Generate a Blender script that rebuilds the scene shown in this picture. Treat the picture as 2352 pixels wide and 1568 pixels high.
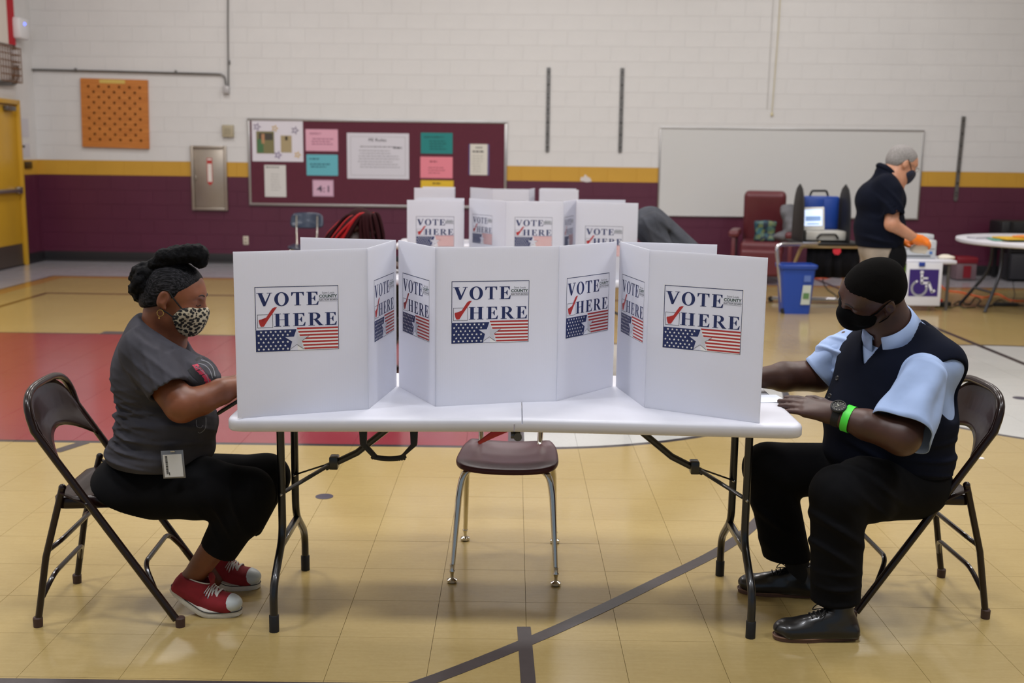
import bpy, bmesh, math, random
import numpy as np
from mathutils import Vector, Matrix, noise
random.seed(7); rng = np.random.default_rng(7)
S = bpy.context.scene
for o in list(bpy.data.objects): bpy.data.objects.remove(o)
C = S.collection
PI = math.pi

# ---------------- camera ----------------
F_PX, CAM_H, TH, ROLL = 2540.0, 1.55, math.atan(424/2540.0), 0.0130
cam = bpy.data.objects.new('camera', bpy.data.cameras.new('camera')); C.objects.link(cam)
cam.location = (0, 0, CAM_H)
_f = Vector((0, math.cos(TH), -math.sin(TH))); _r = Vector((1, 0, 0)); _u = _r.cross(_f)
_r2 = _r*math.cos(ROLL)+_u*math.sin(ROLL); _u2 = -_r*math.sin(ROLL)+_u*math.cos(ROLL)
cam.matrix_world = Matrix.Translation((0, 0, CAM_H)) @ Matrix((_r2, _u2, -_f)).transposed().to_4x4()
cam.data.sensor_width = 36; cam.data.lens = 36*F_PX/2352
cam.data.clip_start = .05; cam.data.clip_end = 100
cam.data.dof.use_dof = True; cam.data.dof.focus_distance = 3.62; cam.data.dof.aperture_fstop = 3.2
S.camera = cam

# ---------------- world, lights, exposure ----------------
w = bpy.data.worlds.new('world'); S.world = w; w.use_nodes = True
w.node_tree.nodes['Background'].inputs[0].default_value = (.62, .78, 1, 1)
w.node_tree.nodes['Background'].inputs[1].default_value = .34
S.view_settings.view_transform = 'Standard'; S.view_settings.look = 'None'
S.view_settings.exposure = 0.0; S.view_settings.gamma = 1; S.view_settings.use_curve_mapping = False
def area_light(name, loc, size, power, col, rot=(0, 0, 0)):
    l = bpy.data.lights.new(name, 'AREA'); l.shape = 'RECTANGLE'; l.size, l.size_y = size
    l.energy = power; l.color = col
    o = bpy.data.objects.new(name, l); C.objects.link(o); o.location = loc; o.rotation_euler = rot
    return o
LAMPS = [(x, y) for y in (1.9, 5.6, 9.2, 12.6) for x in (-3.9, 0.2, 4.3)]
for _i, (_x, _y) in enumerate(LAMPS):
    area_light('ceiling_light_glow', (_x, _y, 5.74), (1.2, .6), {1.9: 128, 5.6: 122, 9.2: 98, 12.6: 70}[_y], (.95, .975, 1.04) if _y < 3 else (1, .972, .965))

# pixel of the photograph -> point in the hall
def _ray(px, py): return _f*F_PX + _r2*(px-1176) - _u2*(py-784)
def AT(px, py, Y):
    d = _ray(px, py); t = Y/d.y; return Vector((0, 0, CAM_H))+d*t
def G(px, py, z=0.0):
    d = _ray(px, py); t = (z-CAM_H)/d.z; return Vector((0, 0, CAM_H))+d*t

# ---------------- materials ----------------
def lin(c):
    c = c/255.0
    return c/12.92 if c <= .04045 else ((c+.055)/1.055)**2.4
def rgb(r, g, b): return (lin(r), lin(g), lin(b), 1)
class NT:
    def __init__(s, name):
        s.m = bpy.data.materials.new(name); s.m.use_nodes = True; s.t = s.m.node_tree
        s.b = s.t.nodes['Principled BSDF']
    def n(s, typ, **kw):
        nd = s.t.nodes.new(typ)
        for k, v in kw.items(): setattr(nd, k, v)
        return nd
    def put(s, sock, v):
        if isinstance(v, bpy.types.NodeSocket): s.t.links.new(v, sock)
        else: sock.default_value = v
    def math(s, op, a, b=0.0):
        nd = s.n('ShaderNodeMath', operation=op); s.put(nd.inputs[0], a); s.put(nd.inputs[1], b); return nd.outputs[0]
    def mix(s, f, a, b):
        nd = s.n('ShaderNodeMix', data_type='RGBA'); s.put(nd.inputs[0], f); s.put(nd.inputs[6], a); s.put(nd.inputs[7], b); return nd.outputs[2]
    def noise(s, scale, detail=3, vec=None, rough=.55):
        nd = s.n('ShaderNodeTexNoise'); nd.inputs['Scale'].default_value = scale; nd.inputs['Detail'].default_value = detail
        nd.inputs['Roughness'].default_value = rough
        if vec is not None: s.t.links.new(vec, nd.inputs['Vector'])
        return nd.outputs[0]
    def ramp(s, f, stops):
        nd = s.n('ShaderNodeValToRGB'); e = nd.color_ramp.elements
        while len(e) < len(stops): e.new(.5)
        for i, (p, c) in enumerate(stops): e[i].position = p; e[i].color = c
        s.t.links.new(f, nd.inputs[0]); return nd.outputs[0]
    def coord(s, which='Object'): return s.n('ShaderNodeTexCoord').outputs[which]
    def bump(s, h, strength=.3, dist=.002):
        nd = s.n('ShaderNodeBump'); nd.inputs['Strength'].default_value = strength; nd.inputs['Distance'].default_value = dist
        s.t.links.new(h, nd.inputs['Height']); s.t.links.new(nd.outputs[0], s.b.inputs['Normal'])
MATS = {}
def M(name, col=(128, 128, 128), rough=.5, metal=0, var=0, vscale=20, bump=0, bscale=200, bdist=.001, coat=0, spec=.5, sheen=0, trans=0, emit=0):
    if name in MATS: return MATS[name]
    t = NT(name); c = rgb(*col); b = t.b
    b.inputs['Base Color'].default_value = c; b.inputs['Roughness'].default_value = rough; b.inputs['Metallic'].default_value = metal
    b.inputs['Coat Weight'].default_value = coat; b.inputs['Specular IOR Level'].default_value = spec
    b.inputs['Sheen Weight'].default_value = sheen; b.inputs['Transmission Weight'].default_value = trans
    if emit: b.inputs['Emission Color'].default_value = c; b.inputs['Emission Strength'].default_value = emit
    if var:
        f = t.noise(vscale, 4, t.coord())
        d = tuple(x*(1-var) for x in c[:3])+(1,); l = tuple(min(1, x*(1+var)) for x in c[:3])+(1,)
        t.put(b.inputs['Base Color'], t.ramp(f, [(.3, d), (.7, l)]))
    if bump: t.bump(t.noise(bscale, 3, t.coord()), bump, bdist)
    MATS[name] = t.m; return t.m

# ---------------- objects ----------------
def tagset(o, label=None, cat=None, group=None, kind=None):
    if label: o['label'] = label
    if cat: o['category'] = cat
    if group: o['group'] = group
    if kind: o['kind'] = kind
    return o
def thing(name, label, cat, loc=(0, 0, 0), rz=0, group=None, kind=None):
    o = bpy.data.objects.new(name, None); C.objects.link(o); o.empty_display_size = .1
    o.location = loc; o.rotation_euler = (0, 0, rz); return tagset(o, label, cat, group, kind)
def link(name, me, mats, parent=None, world=False):
    o = bpy.data.objects.new(name, me); C.objects.link(o)
    if not isinstance(mats, (list, tuple)): mats = [mats]
    if len(me.materials) == 0:
        for m in mats: me.materials.append(m)
    if parent is not None:
        if world:
            p = parent; T = Matrix.Identity(4)
            chain = []
            while p is not None: chain.append(p); p = p.parent
            for q in reversed(chain): T = T @ Matrix.LocRotScale(q.location, q.rotation_euler, q.scale)
            me.transform(T.inverted())
        o.parent = parent
    return o
class MB:
    """gathers shapes into one mesh"""
    def __init__(s): s.bm = bmesh.new(); s.mi = 0
    def add(s, b2, T=None):
        if T is not None: bmesh.ops.transform(b2, matrix=T, verts=b2.verts)
        for f in b2.faces: f.material_index = s.mi
        me = bpy.data.meshes.new('t'); b2.to_mesh(me); b2.free(); s.bm.from_mesh(me); bpy.data.meshes.remove(me); return s
    def box(s, c, size, R=None, bev=0, seg=2):
        b = bmesh.new(); bmesh.ops.create_cube(b, size=1)
        bmesh.ops.scale(b, vec=size, verts=b.verts)
        if bev: bmesh.ops.bevel(b, geom=list(b.edges), offset=bev, segments=seg, profile=.5, affect='EDGES')
        T = Matrix.Translation(c)
        if R is not None: T = T @ R.to_4x4()
        return s.add(b, T)
    def bar(s, a, b_, w, h, bev=0):
        a, b_ = Vector(a), Vector(b_); d = b_-a; R = d.to_track_quat('X', 'Z').to_matrix()
        return s.box((a+b_)/2, (d.length, w, h), R, bev)
    def poly(s, vs, faces):
        b = bmesh.new(); bv = [b.verts.new(v) for v in vs]
        for f in faces: b.faces.new([bv[i] for i in f])
        return s.add(b)
    def prism(s, pts, z0, z1, T=None, bev=0):
        b = bmesh.new(); lo = [b.verts.new((x, y, z0)) for x, y in pts]; hi = [b.verts.new((x, y, z1)) for x, y in pts]
        n = len(pts); b.faces.new(lo[::-1]); b.faces.new(hi)
        for i in range(n): b.faces.new((lo[i], lo[(i+1) % n], hi[(i+1) % n], hi[i]))
        bmesh.ops.recalc_face_normals(b, faces=b.faces)
        if bev: bmesh.ops.bevel(b, geom=list(b.edges), offset=bev, segments=2, profile=.5, affect='EDGES')
        return s.add(b, T)
    def rings(s, R, cap=True, closed=False):
        b = bmesh.new(); rv = [[b.verts.new(p) for p in r] for r in R]; n = len(R[0]); m = len(rv)
        for i in range(m if closed else m-1):
            A, B = rv[i], rv[(i+1) % m]
            for j in range(n): b.faces.new((A[j], A[(j+1) % n], B[(j+1) % n], B[j]))
        if cap and not closed:
            b.faces.new(rv[0][::-1]); b.faces.new(rv[-1])
        bmesh.ops.recalc_face_normals(b, faces=b.faces)
        return s.add(b)
    def tube(s, pts, r, n=12, closed=False, flat=1.0, up=None):
        P = [Vector(p) for p in pts]; m = len(P); rs = r if isinstance(r, (list, tuple)) else [r]*m
        R = []; prev = None
        for i in range(m):
            if closed: t = (P[(i+1) % m]-P[i-1]).normalized()
            else:
                t = Vector((0, 0, 0))
                if i > 0: t += (P[i]-P[i-1]).normalized()
                if i < m-1: t += (P[i+1]-P[i]).normalized()
                t.normalize()
            if up is not None: u = Vector(up)
            elif prev is None: u = Vector((0, 0, 1)) if abs(t.z) < .9 else Vector((1, 0, 0))
            else: u = prev
            u = (u - t*u.dot(t)).normalized(); prev = u; v = t.cross(u)
            R.append([P[i]+(u*math.cos(a)*flat+v*math.sin(a))*rs[i] for a in [2*PI*k/n for k in range(n)]])
        return s.rings(R, closed=closed)
    def lathe(s, prof, c=(0, 0, 0), n=20, R=None):
        T = Matrix.Translation(c) @ (R.to_4x4() if R is not None else Matrix.Identity(4))
        rr = [[T @ Vector((r*math.cos(2*PI*k/n), r*math.sin(2*PI*k/n), z)) for k in range(n)] for r, z in prof]
        return s.rings(rr)
    def ball(s, c, r, n=12, sc=(1, 1, 1), R=None):
        b = bmesh.new(); bmesh.ops.create_uvsphere(b, u_segments=n, v_segments=max(6, n*2//3), radius=r)
        return s.add(b, Matrix.Translation(c) @ (R.to_4x4() if R is not None else Matrix.Identity(4)) @ Matrix.Diagonal((*sc, 1)))
    def mesh(s, ang=35):
        me = bpy.data.meshes.new('m'); s.bm.to_mesh(me); s.bm.free()
        for p in me.polygons: p.use_smooth = True
        me.set_sharp_from_angle(angle=math.radians(ang)); return me
    def o(s, name, mats, parent=None, world=False, ang=35): return link(name, s.mesh(ang), mats, parent, world)
def smooth_path(pts, k=6):
    """Catmull-Rom"""
    P = [Vector(p) for p in pts]; out = []
    for i in range(len(P)-1):
        p0 = P[max(0, i-1)]; p1 = P[i]; p2 = P[i+1]; p3 = P[min(len(P)-1, i+2)]
        for j in range(k):
            t = j/k
            out.append(.5*((2*p1)+(p2-p0)*t+(2*p0-5*p1+4*p2-p3)*t*t+(3*p1-p0-3*p2+p3)*t**3))
    out.append(P[-1]); return out
def fillet(pts, r, k=5):
    P = [Vector(p) for p in pts]; out = [P[0]]
    for i in range(1, len(P)-1):
        a = (P[i-1]-P[i]); b = (P[i+1]-P[i]); q = min(r, a.length*.49, b.length*.49)
        A = P[i]+a.normalized()*q; B = P[i]+b.normalized()*q
        for j in range(k+1):
            t = j/k; out.append(A*(1-t)**2+P[i]*2*t*(1-t)+B*t*t)
    out.append(P[-1]); return out
def text_mesh(body, size, bold=0.0, font=None, align='LEFT', sx=1.0):
    cu = bpy.data.curves.new('txt', 'FONT'); cu.body = body; cu.size = size; cu.offset = bold; cu.align_x = align
    cu.resolution_u = 3
    o = bpy.data.objects.new('txt', cu); C.objects.link(o)
    dg = bpy.context.evaluated_depsgraph_get(); me = bpy.data.meshes.new_from_object(o.evaluated_get(dg))
    bpy.data.objects.remove(o); bpy.data.curves.remove(cu)
    if sx != 1: me.transform(Matrix.Diagonal((sx, 1, 1, 1)))
    return me
def add_mesh(mb, me, T):
    me.transform(T); k = len(mb.bm.faces); mb.bm.from_mesh(me); mb.bm.faces.ensure_lookup_table()
    for f in mb.bm.faces[k:]: f.material_index = mb.mi
    bpy.data.meshes.remove(me)

# ---------------- implicit surfaces (for bodies, cloth, hair) ----------------
def V3(p): return np.array(p, dtype=np.float64)
class Fld:
    def __init__(s): s.ops = []
    def _a(s, fn, lo, hi, op, k): s.ops.append((fn, V3(lo), V3(hi), op, k)); return s
    def cap(s, a, b, ra, rb, k=.015, op='u', sc=None, ax=None):
        """tapered capsule; ax, sc: unit direction along which the section is squashed by sc"""
        a, b = V3(a), V3(b)
        if ax is not None: ax = V3(ax)/np.linalg.norm(ax)
        def fn(p, a=a, b=b, ra=ra, rb=rb, sc=sc, ax=ax):
            ba = b-a; q = p-a; L2 = max(ba@ba, 1e-12)
            if ax is not None:
                axp = ax-ba*(ax@ba)/L2; axp = axp/np.linalg.norm(axp)
                t = np.clip((q@ba)/L2, 0, 1); d = q-t[:, None]*ba; h = d@axp
                d = d+np.outer(h*(1/sc-1), axp); m = np.sqrt((d*d).sum(1)); return (m-(ra+t*(rb-ra)))*min(1, sc)
            t = np.clip((q@ba)/L2, 0, 1); d = q-t[:, None]*ba
            return np.sqrt((d*d).sum(1))-(ra+t*(rb-ra))
        m = max(ra, rb)*max(1, sc or 1)
        return s._a(fn, np.minimum(a, b)-m, np.maximum(a, b)+m, op, k)
    def ell(s, c, r, k=.015, op='u', R=None):
        c, r = V3(c), V3(r); R = None if R is None else np.array(R)
        def fn(p, c=c, r=r, R=R):
            q = p-c
            if R is not None: q = q@R
            k0 = np.sqrt(((q/r)**2).sum(1)); k1 = np.sqrt(((q/(r*r))**2).sum(1))+1e-9
            return k0*(k0-1)/k1
        m = r.max(); return s._a(fn, c-m, c+m, op, k)
    def rbox(s, c, h, rr, k=.01, op='u', R=None):
        c, h = V3(c), V3(h); R = None if R is None else np.array(R)
        def fn(p, c=c, h=h, R=R, rr=rr):
            q = p-c
            if R is not None: q = q@R
            d = np.abs(q)-(h-rr); return np.sqrt((np.maximum(d, 0)**2).sum(1))+np.minimum(d.max(1), 0)-rr
        m = np.linalg.norm(h); return s._a(fn, c-m, c+m, op, k)
    def plane(s, p0, n, k=.002):
        """cuts away what lies on the side n points to"""
        p0, n = V3(p0), V3(n); n = n/np.linalg.norm(n)
        return s._a(lambda p: (p-p0)@n, [-99]*3, [99]*3, 'i', k)
    def fn(s, f, op='i', k=.002, lo=(-99,)*3, hi=(99,)*3): return s._a(f, lo, hi, op, k)
    def disp(s, f, lo=(-99,)*3, hi=(99,)*3): return s._a(f, lo, hi, 'd', 0)
    def join(s, g):
        s.ops += g.ops; return s
    def box(s):
        u = [o for o in s.ops if o[3] == 'u']
        return np.min([o[1] for o in u], 0), np.max([o[2] for o in u], 0)
    def ev(s, p, lo=None, hi=None):
        d = np.full(len(p), .5)
        for fn, l, h, op, k in s.ops:
            if lo is not None:
                g = np.maximum(0, np.maximum(l-hi, lo-h)).max()
                if op in 'us' and g > .03+k: continue
                if op == 'd' and g > 0: continue
            v = fn(p)
            if op == 'u':
                if k > 0:
                    hh = np.maximum(k-np.abs(d-v), 0)/k; d = np.minimum(d, v)-hh*hh*k*.25
                else: d = np.minimum(d, v)
            elif op == 's' or op == 'i':
                if op == 's': v = -v
                if k > 0:
                    hh = np.maximum(k-np.abs(d-v), 0)/k; d = np.maximum(d, v)+hh*hh*k*.25
                else: d = np.maximum(d, v)
            else: d = d+v
        return d
    def mesh(s, h=.005, smooth=1, box=None):
        lo, hi = s.box() if box is None else (V3(box[0]), V3(box[1]))
        lo = lo-3*h; hi = hi+3*h; B = 12
        nb = np.ceil((hi-lo)/(h*B)).astype(int); N = nb*B+1
        D = np.full(N, .5, np.float32)
        ax = [lo[i]+h*np.arange(N[i]) for i in range(3)]
        rad = h*B*.87
        cs = np.stack(np.meshgrid(*[lo[i]+h*B*(np.arange(nb[i])+.5) for i in range(3)], indexing='ij'), -1).reshape(-1, 3)
        dc = s.ev(cs)
        idx = np.stack(np.meshgrid(*[np.arange(nb[i]) for i in range(3)], indexing='ij'), -1).reshape(-1, 3)
        for (i, j, k), v in zip(idx, dc):
            if abs(v) > rad*1.5+.012:
                if v < 0: D[i*B:i*B+B+1, j*B:j*B+B+1, k*B:k*B+B+1] = -.5
        for (i, j, k), v in zip(idx, dc):
            if abs(v) > rad*1.5+.012: continue
            X = np.stack(np.meshgrid(ax[0][i*B:i*B+B+1], ax[1][j*B:j*B+B+1], ax[2][k*B:k*B+B+1], indexing='ij'), -1).reshape(-1, 3)
            D[i*B:i*B+B+1, j*B:j*B+B+1, k*B:k*B+B+1] = s.ev(X, X[0], X[-1]).reshape(B+1, B+1, B+1)
        return nets(D, lo, h, smooth)
def nets(D, lo, h, smooth=1):
    I = D < 0; nx, ny, nz = D.shape
    cnt = np.zeros((nx-1, ny-1, nz-1), np.int8)
    for a in (0, 1):
        for b in (0, 1):
            for c in (0, 1): cnt += I[a:nx-1+a, b:ny-1+b, c:nz-1+c]
    act = (cnt > 0) & (cnt < 8); ids = np.full(act.shape, -1, np.int64)
    cells = np.argwhere(act); ids[act] = np.arange(len(cells))
    acc = np.zeros((len(cells), 3)); num = np.zeros(len(cells))
    cor = [(a, b, c) for a in (0, 1) for b in (0, 1) for c in (0, 1)]
    for p in cor:
        for axi in range(3):
            if p[axi] == 0:
                q = list(p); q[axi] = 1
                dp = D[tuple((cells+p).T)]; dq = D[tuple((cells+q).T)]
                m = (dp < 0) != (dq < 0)
                t = np.where(m, dp/np.where(m, dp-dq, 1), 0)
                pos = np.array(p, float)[None, :].repeat(len(cells), 0); pos[:, axi] += t
                acc += pos*m[:, None]; num += m
    V = (cells+acc/num[:, None])*h+lo
    Fs = []
    for axi in range(3):
        sl0 = [slice(1, -1)]*3; sl0[axi] = slice(0, -1); sl1 = list(sl0); sl1[axi] = slice(1, None)
        A = I[tuple(sl0)]; Bb = I[tuple(sl1)]; e = np.argwhere(A != Bb)
        off = np.array([1, 1, 1]); off[axi] = 0; e2 = e+off
        u, v = [(1, 2), (2, 0), (0, 1)][axi]
        def g(du, dv):
            q = e2.copy(); q[:, u] -= du; q[:, v] -= dv; return ids[tuple(q.T)]
        quad = np.stack([g(1, 1), g(0, 1), g(0, 0), g(1, 0)], 1)
        ins = A[tuple(e.T)]; quad[~ins] = quad[~ins][:, ::-1]; Fs.append(quad)
    Fq = np.concatenate(Fs); Fq = Fq[(Fq >= 0).all(1)]
    for _ in range(smooth):
        a = np.zeros_like(V); c = np.zeros(len(V))
        for i in range(4):
            x, y = Fq[:, i], Fq[:, (i+1) % 4]
            for ax in range(3):
                a[:, ax] += np.bincount(x, V[y, ax], len(V))+np.bincount(y, V[x, ax], len(V))
            c += np.bincount(x, minlength=len(V))+np.bincount(y, minlength=len(V))
        V = V*.5+.5*a/np.maximum(c, 1)[:, None]
    me = bpy.data.meshes.new('m'); me.vertices.add(len(V)); me.vertices.foreach_set('co', V.astype(np.float32).ravel())
    me.loops.add(Fq.size); me.loops.foreach_set('vertex_index', Fq.ravel().astype(np.int32))
    me.polygons.add(len(Fq)); me.polygons.foreach_set('loop_start', np.arange(0, Fq.size, 4, dtype=np.int32))
    me.update(calc_edges=True); me.polygons.foreach_set('use_smooth', np.ones(len(Fq), bool)); return me
# ================= the hall =================
def floor_mat():
    t = NT('painted_tile_floor'); geo = t.n('ShaderNodeNewGeometry'); sep = t.n('ShaderNodeSeparateXYZ')
    t.t.links.new(geo.outputs['Position'], sep.inputs[0]); X, Y = sep.outputs[0], sep.outputs[1]
    gt = lambda a, b: t.math('GREATER_THAN', a, b); lt = lambda a, b: t.math('LESS_THAN', a, b)
    AND = lambda *a: a[0] if len(a) == 1 else t.math('MULTIPLY', a[0], AND(*a[1:])); OR = lambda *a: a[0] if len(a) == 1 else t.math('MAXIMUM', a[0], OR(*a[1:]))
    near = lambda s, v, wd: lt(t.math('ABSOLUTE', t.math('SUBTRACT', s, v)), wd)
    def dist(cx, cy):
        a = t.math('SUBTRACT', X, cx); b = t.math('SUBTRACT', Y, cy)
        return t.math('SQRT', t.math('ADD', t.math('MULTIPLY', a, a), t.math('MULTIPLY', b, b)))
    n1 = t.noise(1.3, 4, geo.outputs['Position']); n2 = t.noise(60, 5, geo.outputs['Position'], .7)
    var = t.math('ADD', t.math('MULTIPLY', n1, .5), t.math('MULTIPLY', n2, .5))
    stretch = t.n('ShaderNodeMapping'); stretch.inputs['Scale'].default_value = (8, 70, 1); t.t.links.new(geo.outputs['Position'], stretch.inputs[0])
    n3 = t.noise(1, 4, stretch.outputs[0], .7)
    yel = t.ramp(t.math('ADD', t.math('MULTIPLY', var, .6), t.math('MULTIPLY', n3, .4)), [(.3, rgb(158, 135, 84)), (.7, rgb(178, 156, 102))])
    col = yel
    d1, d2 = dist(.06, 7.61), dist(4.02, 7.6)
    in_y = AND(gt(Y, 5.82), lt(Y, 9.4))
    maroon = AND(lt(X, .0), in_y)
    col = t.mix(maroon, col, t.ramp(var, [(.3, rgb(124, 42, 52)), (.7, rgb(142, 52, 62))]))
    white = OR(AND(lt(d1, 1.8), gt(X, .06)), lt(d2, 1.8))
    col = t.mix(white, col, t.ramp(var, [(.3, rgb(180, 180, 176)), (.7, rgb(196, 196, 192))]))
    grey = OR(gt(Y, 13.85), lt(X, -5.78))
    col = t.mix(grey, col, t.ramp(var, [(.3, rgb(158, 156, 162)), (.7, rgb(176, 174, 180))]))
    orange = OR(AND(near(Y, 13.75, .1), gt(X, -5.78)), AND(near(X, -5.68, .1), lt(Y, 13.85)))
    col = t.mix(orange, col, rgb(168, 124, 66))
    thin = OR(AND(near(Y, 12.12, .05), gt(X, -5.18)), AND(near(X, -5.15, .035), lt(Y, 12.17)))
    col = t.mix(thin, col, rgb(96, 72, 44))
    black = OR(near(t.math('ABSOLUTE', d2), 1.815, .022), AND(near(d1, 1.815, .022), gt(X, 0.0)), AND(near(X, .03, .045), in_y),
               AND(near(Y, 5.81, .022), lt(X, .05)), AND(near(Y, 9.41, .02), lt(X, .05)), near(X, 4.02, .03),
               AND(near(Y, 13.86, .015), gt(X, -5.8)), AND(near(X, -5.79, .015), lt(Y, 13.87)))
    col = t.mix(black, col, rgb(52, 48, 52))
    # small scuffs
    sc = t.noise(9, 6, geo.outputs['Position'], .75)
    col = t.mix(t.math('MULTIPLY', gt(sc, .735), .35), col, rgb(70, 58, 44))
    t.put(t.b.inputs['Base Color'], col)
    t.put(t.b.inputs['Roughness'], t.math('ADD', .2, t.math('MULTIPLY', n3, .04)))
    t.b.inputs['Coat Weight'].default_value = .35; t.b.inputs['Coat Roughness'].default_value = .12
    t.bump(t.noise(25, 3, geo.outputs['Position']), .06, .002)
    return t.m
FM = floor_mat(); GROUT = M('floor_joint', (84, 68, 44), .8)
fl = thing('floor', None, None, (0, 0, 0), kind='structure')
mb = MB(); mb.box((1, 6, -.053), (18, 22, .1)); mb.o('floor_slab', GROUT, fl)
T = .3048
tm = MB(); tm.poly([(-T/2+.0008, -T/2+.0008, 0), (T/2-.0008, -T/2+.0008, 0), (T/2-.0008, T/2-.0008, 0), (-T/2+.0008, T/2-.0008, 0),
    (-T/2+.0004, -T/2+.0004, -.0012), (T/2-.0004, -T/2+.0004, -.0012), (T/2-.0004, T/2-.0004, -.0012), (-T/2+.0004, T/2-.0004, -.0012),
    (-T/2+.0004, -T/2+.0004, -.004), (T/2-.0004, -T/2+.0004, -.004), (T/2-.0004, T/2-.0004, -.004), (-T/2+.0004, T/2-.0004, -.004)],
    [(0, 1, 2, 3)]+[(i+4, (i+1) % 4+4, (i+1) % 4, i) for i in range(4)]+[(i+8, (i+1) % 4+8, (i+1) % 4+4, i+4) for i in range(4)])
tile_me = tm.mesh(20); tile_me.materials.append(FM)
cells = [(.06+T*(i+.5), 4.31+T*(j+.5)) for i in range(-30, 30) for j in range(-24, 38)]
cells = [(x, y) for x, y in cells if -6.9 < x < 9 and -3 < y < 15.9]
def in_view(x, y): return y > 2.7 and abs(x) < .5*y+.25
vis = sorted([c for c in cells if in_view(*c)], key=lambda c: c[1]+abs(c[0])*.05)[:300]
vs = set(vis)
for x, y in vis:
    o = bpy.data.objects.new('floor_tile', tile_me); C.objects.link(o); o.parent = fl; o.location = (x, y, random.uniform(-.0002, .0002))
Vv = []; Ff = []
for x, y in cells:
    if (x, y) in vs: continue
    b = len(Vv); a = T/2-.001
    for dx, dy, z in ((-a, -a, 0), (a, -a, 0), (a, a, 0), (-a, a, 0), (-a, -a, -.004), (a, -a, -.004), (a, a, -.004), (-a, a, -.004)): Vv.append((x+dx, y+dy, z))
    Ff += [(b, b+1, b+2, b+3)]+[(b+4+i, b+4+(i+1) % 4, b+(i+1) % 4, b+i) for i in range(4)]
me = bpy.data.meshes.new('m'); me.from_pydata(Vv, [], Ff); tagset(link('floor_tiles_beyond', me, FM, fl), kind='stuff')

# tape marks on the tiles
TAPE = M('grey_tape', (62, 54, 54), .45, var=.12, vscale=30)
def tape(path, wd, name, label, z=.0012, mat=TAPE, group=None):
    L = []; R = []; P = [Vector((p[0], p[1], z)) for p in path]
    for i, p in enumerate(P):
        t = (P[min(i+1, len(P)-1)]-P[max(i-1, 0)]).normalized(); n = Vector((-t.y, t.x, 0))*wd/2; L.append(p+n); R.append(p-n)
    mb = MB(); n = len(P)
    dn = Vector((0, 0, z-.0003))
    mb.poly(L+R+[p-dn for p in L]+[p-dn for p in R], [(i, i+n, i+n+1, i+1) for i in range(n-1)]+[(i+1, i+1+2*n, i+2*n, i) for i in range(n-1)]+[(i+n, i+3*n, i+3*n+1, i+n+1) for i in range(n-1)]
            +[(0, 2*n, 3*n, n), (n-1, 2*n-1, 4*n-1, 3*n-1)])
    return tagset(mb.o(name, mat), label, 'tape', group)
arc = smooth_path([(-1.0, 2.62, 0), (-.62, 2.83, 0), (-.274, 3.066, 0), (.059, 3.372, 0), (.31, 3.635, 0), (.536, 3.89, 0), (.842, 4.245, 0), (1.04, 4.55, 0), (1.19, 4.86, 0), (1.30, 5.2, 0), (1.38, 5.6, 0)], 6)
tape(arc, .052, 'floor_tape', 'long curved dark grey tape line sweeping across the yellow floor')
tape([(.068, 2.6), (.062, 3.09), (.055, 3.38), (.052, 3.49)], .045, 'floor_tape', 'short dark tape strip crossing the curved line at the bottom centre', z=.0022)
tape([(-4, 3.032), (.07, 3.032)], .09, 'floor_tape', 'straight black tape line along the bottom edge of the view', z=.0018)
tape([(-2.38, 5.6), (-2.30, 5.795)], .07, 'floor_tape', 'short grey tape dash on the yellow floor behind the left folding chair')
tape([(-3.56, 9.47), (-2.9, 9.47)], .15, 'floor_tape', 'black tape block at the far edge of the maroon painted area')
DISC = M('dark_cover', (58, 52, 66), .4)
def disc(px, py, r, label, nm='floor_plate'):
    p = G(px, py); mb = MB(); mb.lathe([(r, .0003), (r, .0014), (r*.85, .0022), (.001, .0022)], (p.x, p.y, 0), 20); tagset(mb.o(nm, DISC), label, 'floor plate')
disc(745, 1140, .041, 'round dark floor plate on the yellow floor left of the school chair')
disc(146, 884, .045, 'round dark floor plate on the maroon floor above the left folding chair')
disc(2344, 914, .05, 'round dark floor plate on the white floor at the right edge')
mb = MB(); p = G(2250, 1052); mb.prism([(p.x-.02, p.y-.012), (p.x+.02, p.y-.014), (p.x+.022, p.y+.012), (p.x-.015, p.y+.014)], .0003, .002)
tagset(mb.o('paper_scrap', M('scrap', (225, 225, 230), .6)), 'tiny white paper scrap on the floor right of the man\'s folding chair', 'scrap')

# ---- walls: concrete block in running bond ----
WSL = -.032; WANG = math.atan(WSL); WY0 = 15.58
def WP(px, py, off=0.0):
    """pixel -> (u along back wall, z)"""
    d = _ray(px, py); n = Vector((-WSL, 1, 0)); t = (WY0)/(d.dot(n)); p = Vector((0, 0, CAM_H))+d*t
    return p.x/math.cos(WANG), p.z
def WX(u, z, off=0.0):
    c, s = math.cos(WANG), math.sin(WANG); return Vector((u*c+off*s, WY0+u*s-off*c, z))
WM = Matrix.Translation((0, WY0, 0)) @ Matrix.Rotation(WANG, 4, 'Z') @ Matrix.Rotation(PI/2, 4, 'X')   # local x along wall, y up, z out of the wall
WHT = M('white_block_paint', (210, 209, 208), .6, var=.03, vscale=1.5, bump=.12, bscale=60, bdist=.002)
YLW = M('yellow_block_paint', (196, 150, 52), .45, var=.05, vscale=2, bump=.12, bscale=60, bdist=.002)
MRN = M('maroon_block_paint', (84, 32, 54), .42, var=.06, vscale=2, bump=.12, bscale=60, bdist=.002)
CH = .2035; NC = 30
def row_mat(j): return MRN if j < 6 else (YLW if j == 6 else WHT)
wb = thing('wall_back', None, None, (0, WY0, 0), WANG, kind='structure')
U0, U1 = -6.9, 9.2
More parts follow.
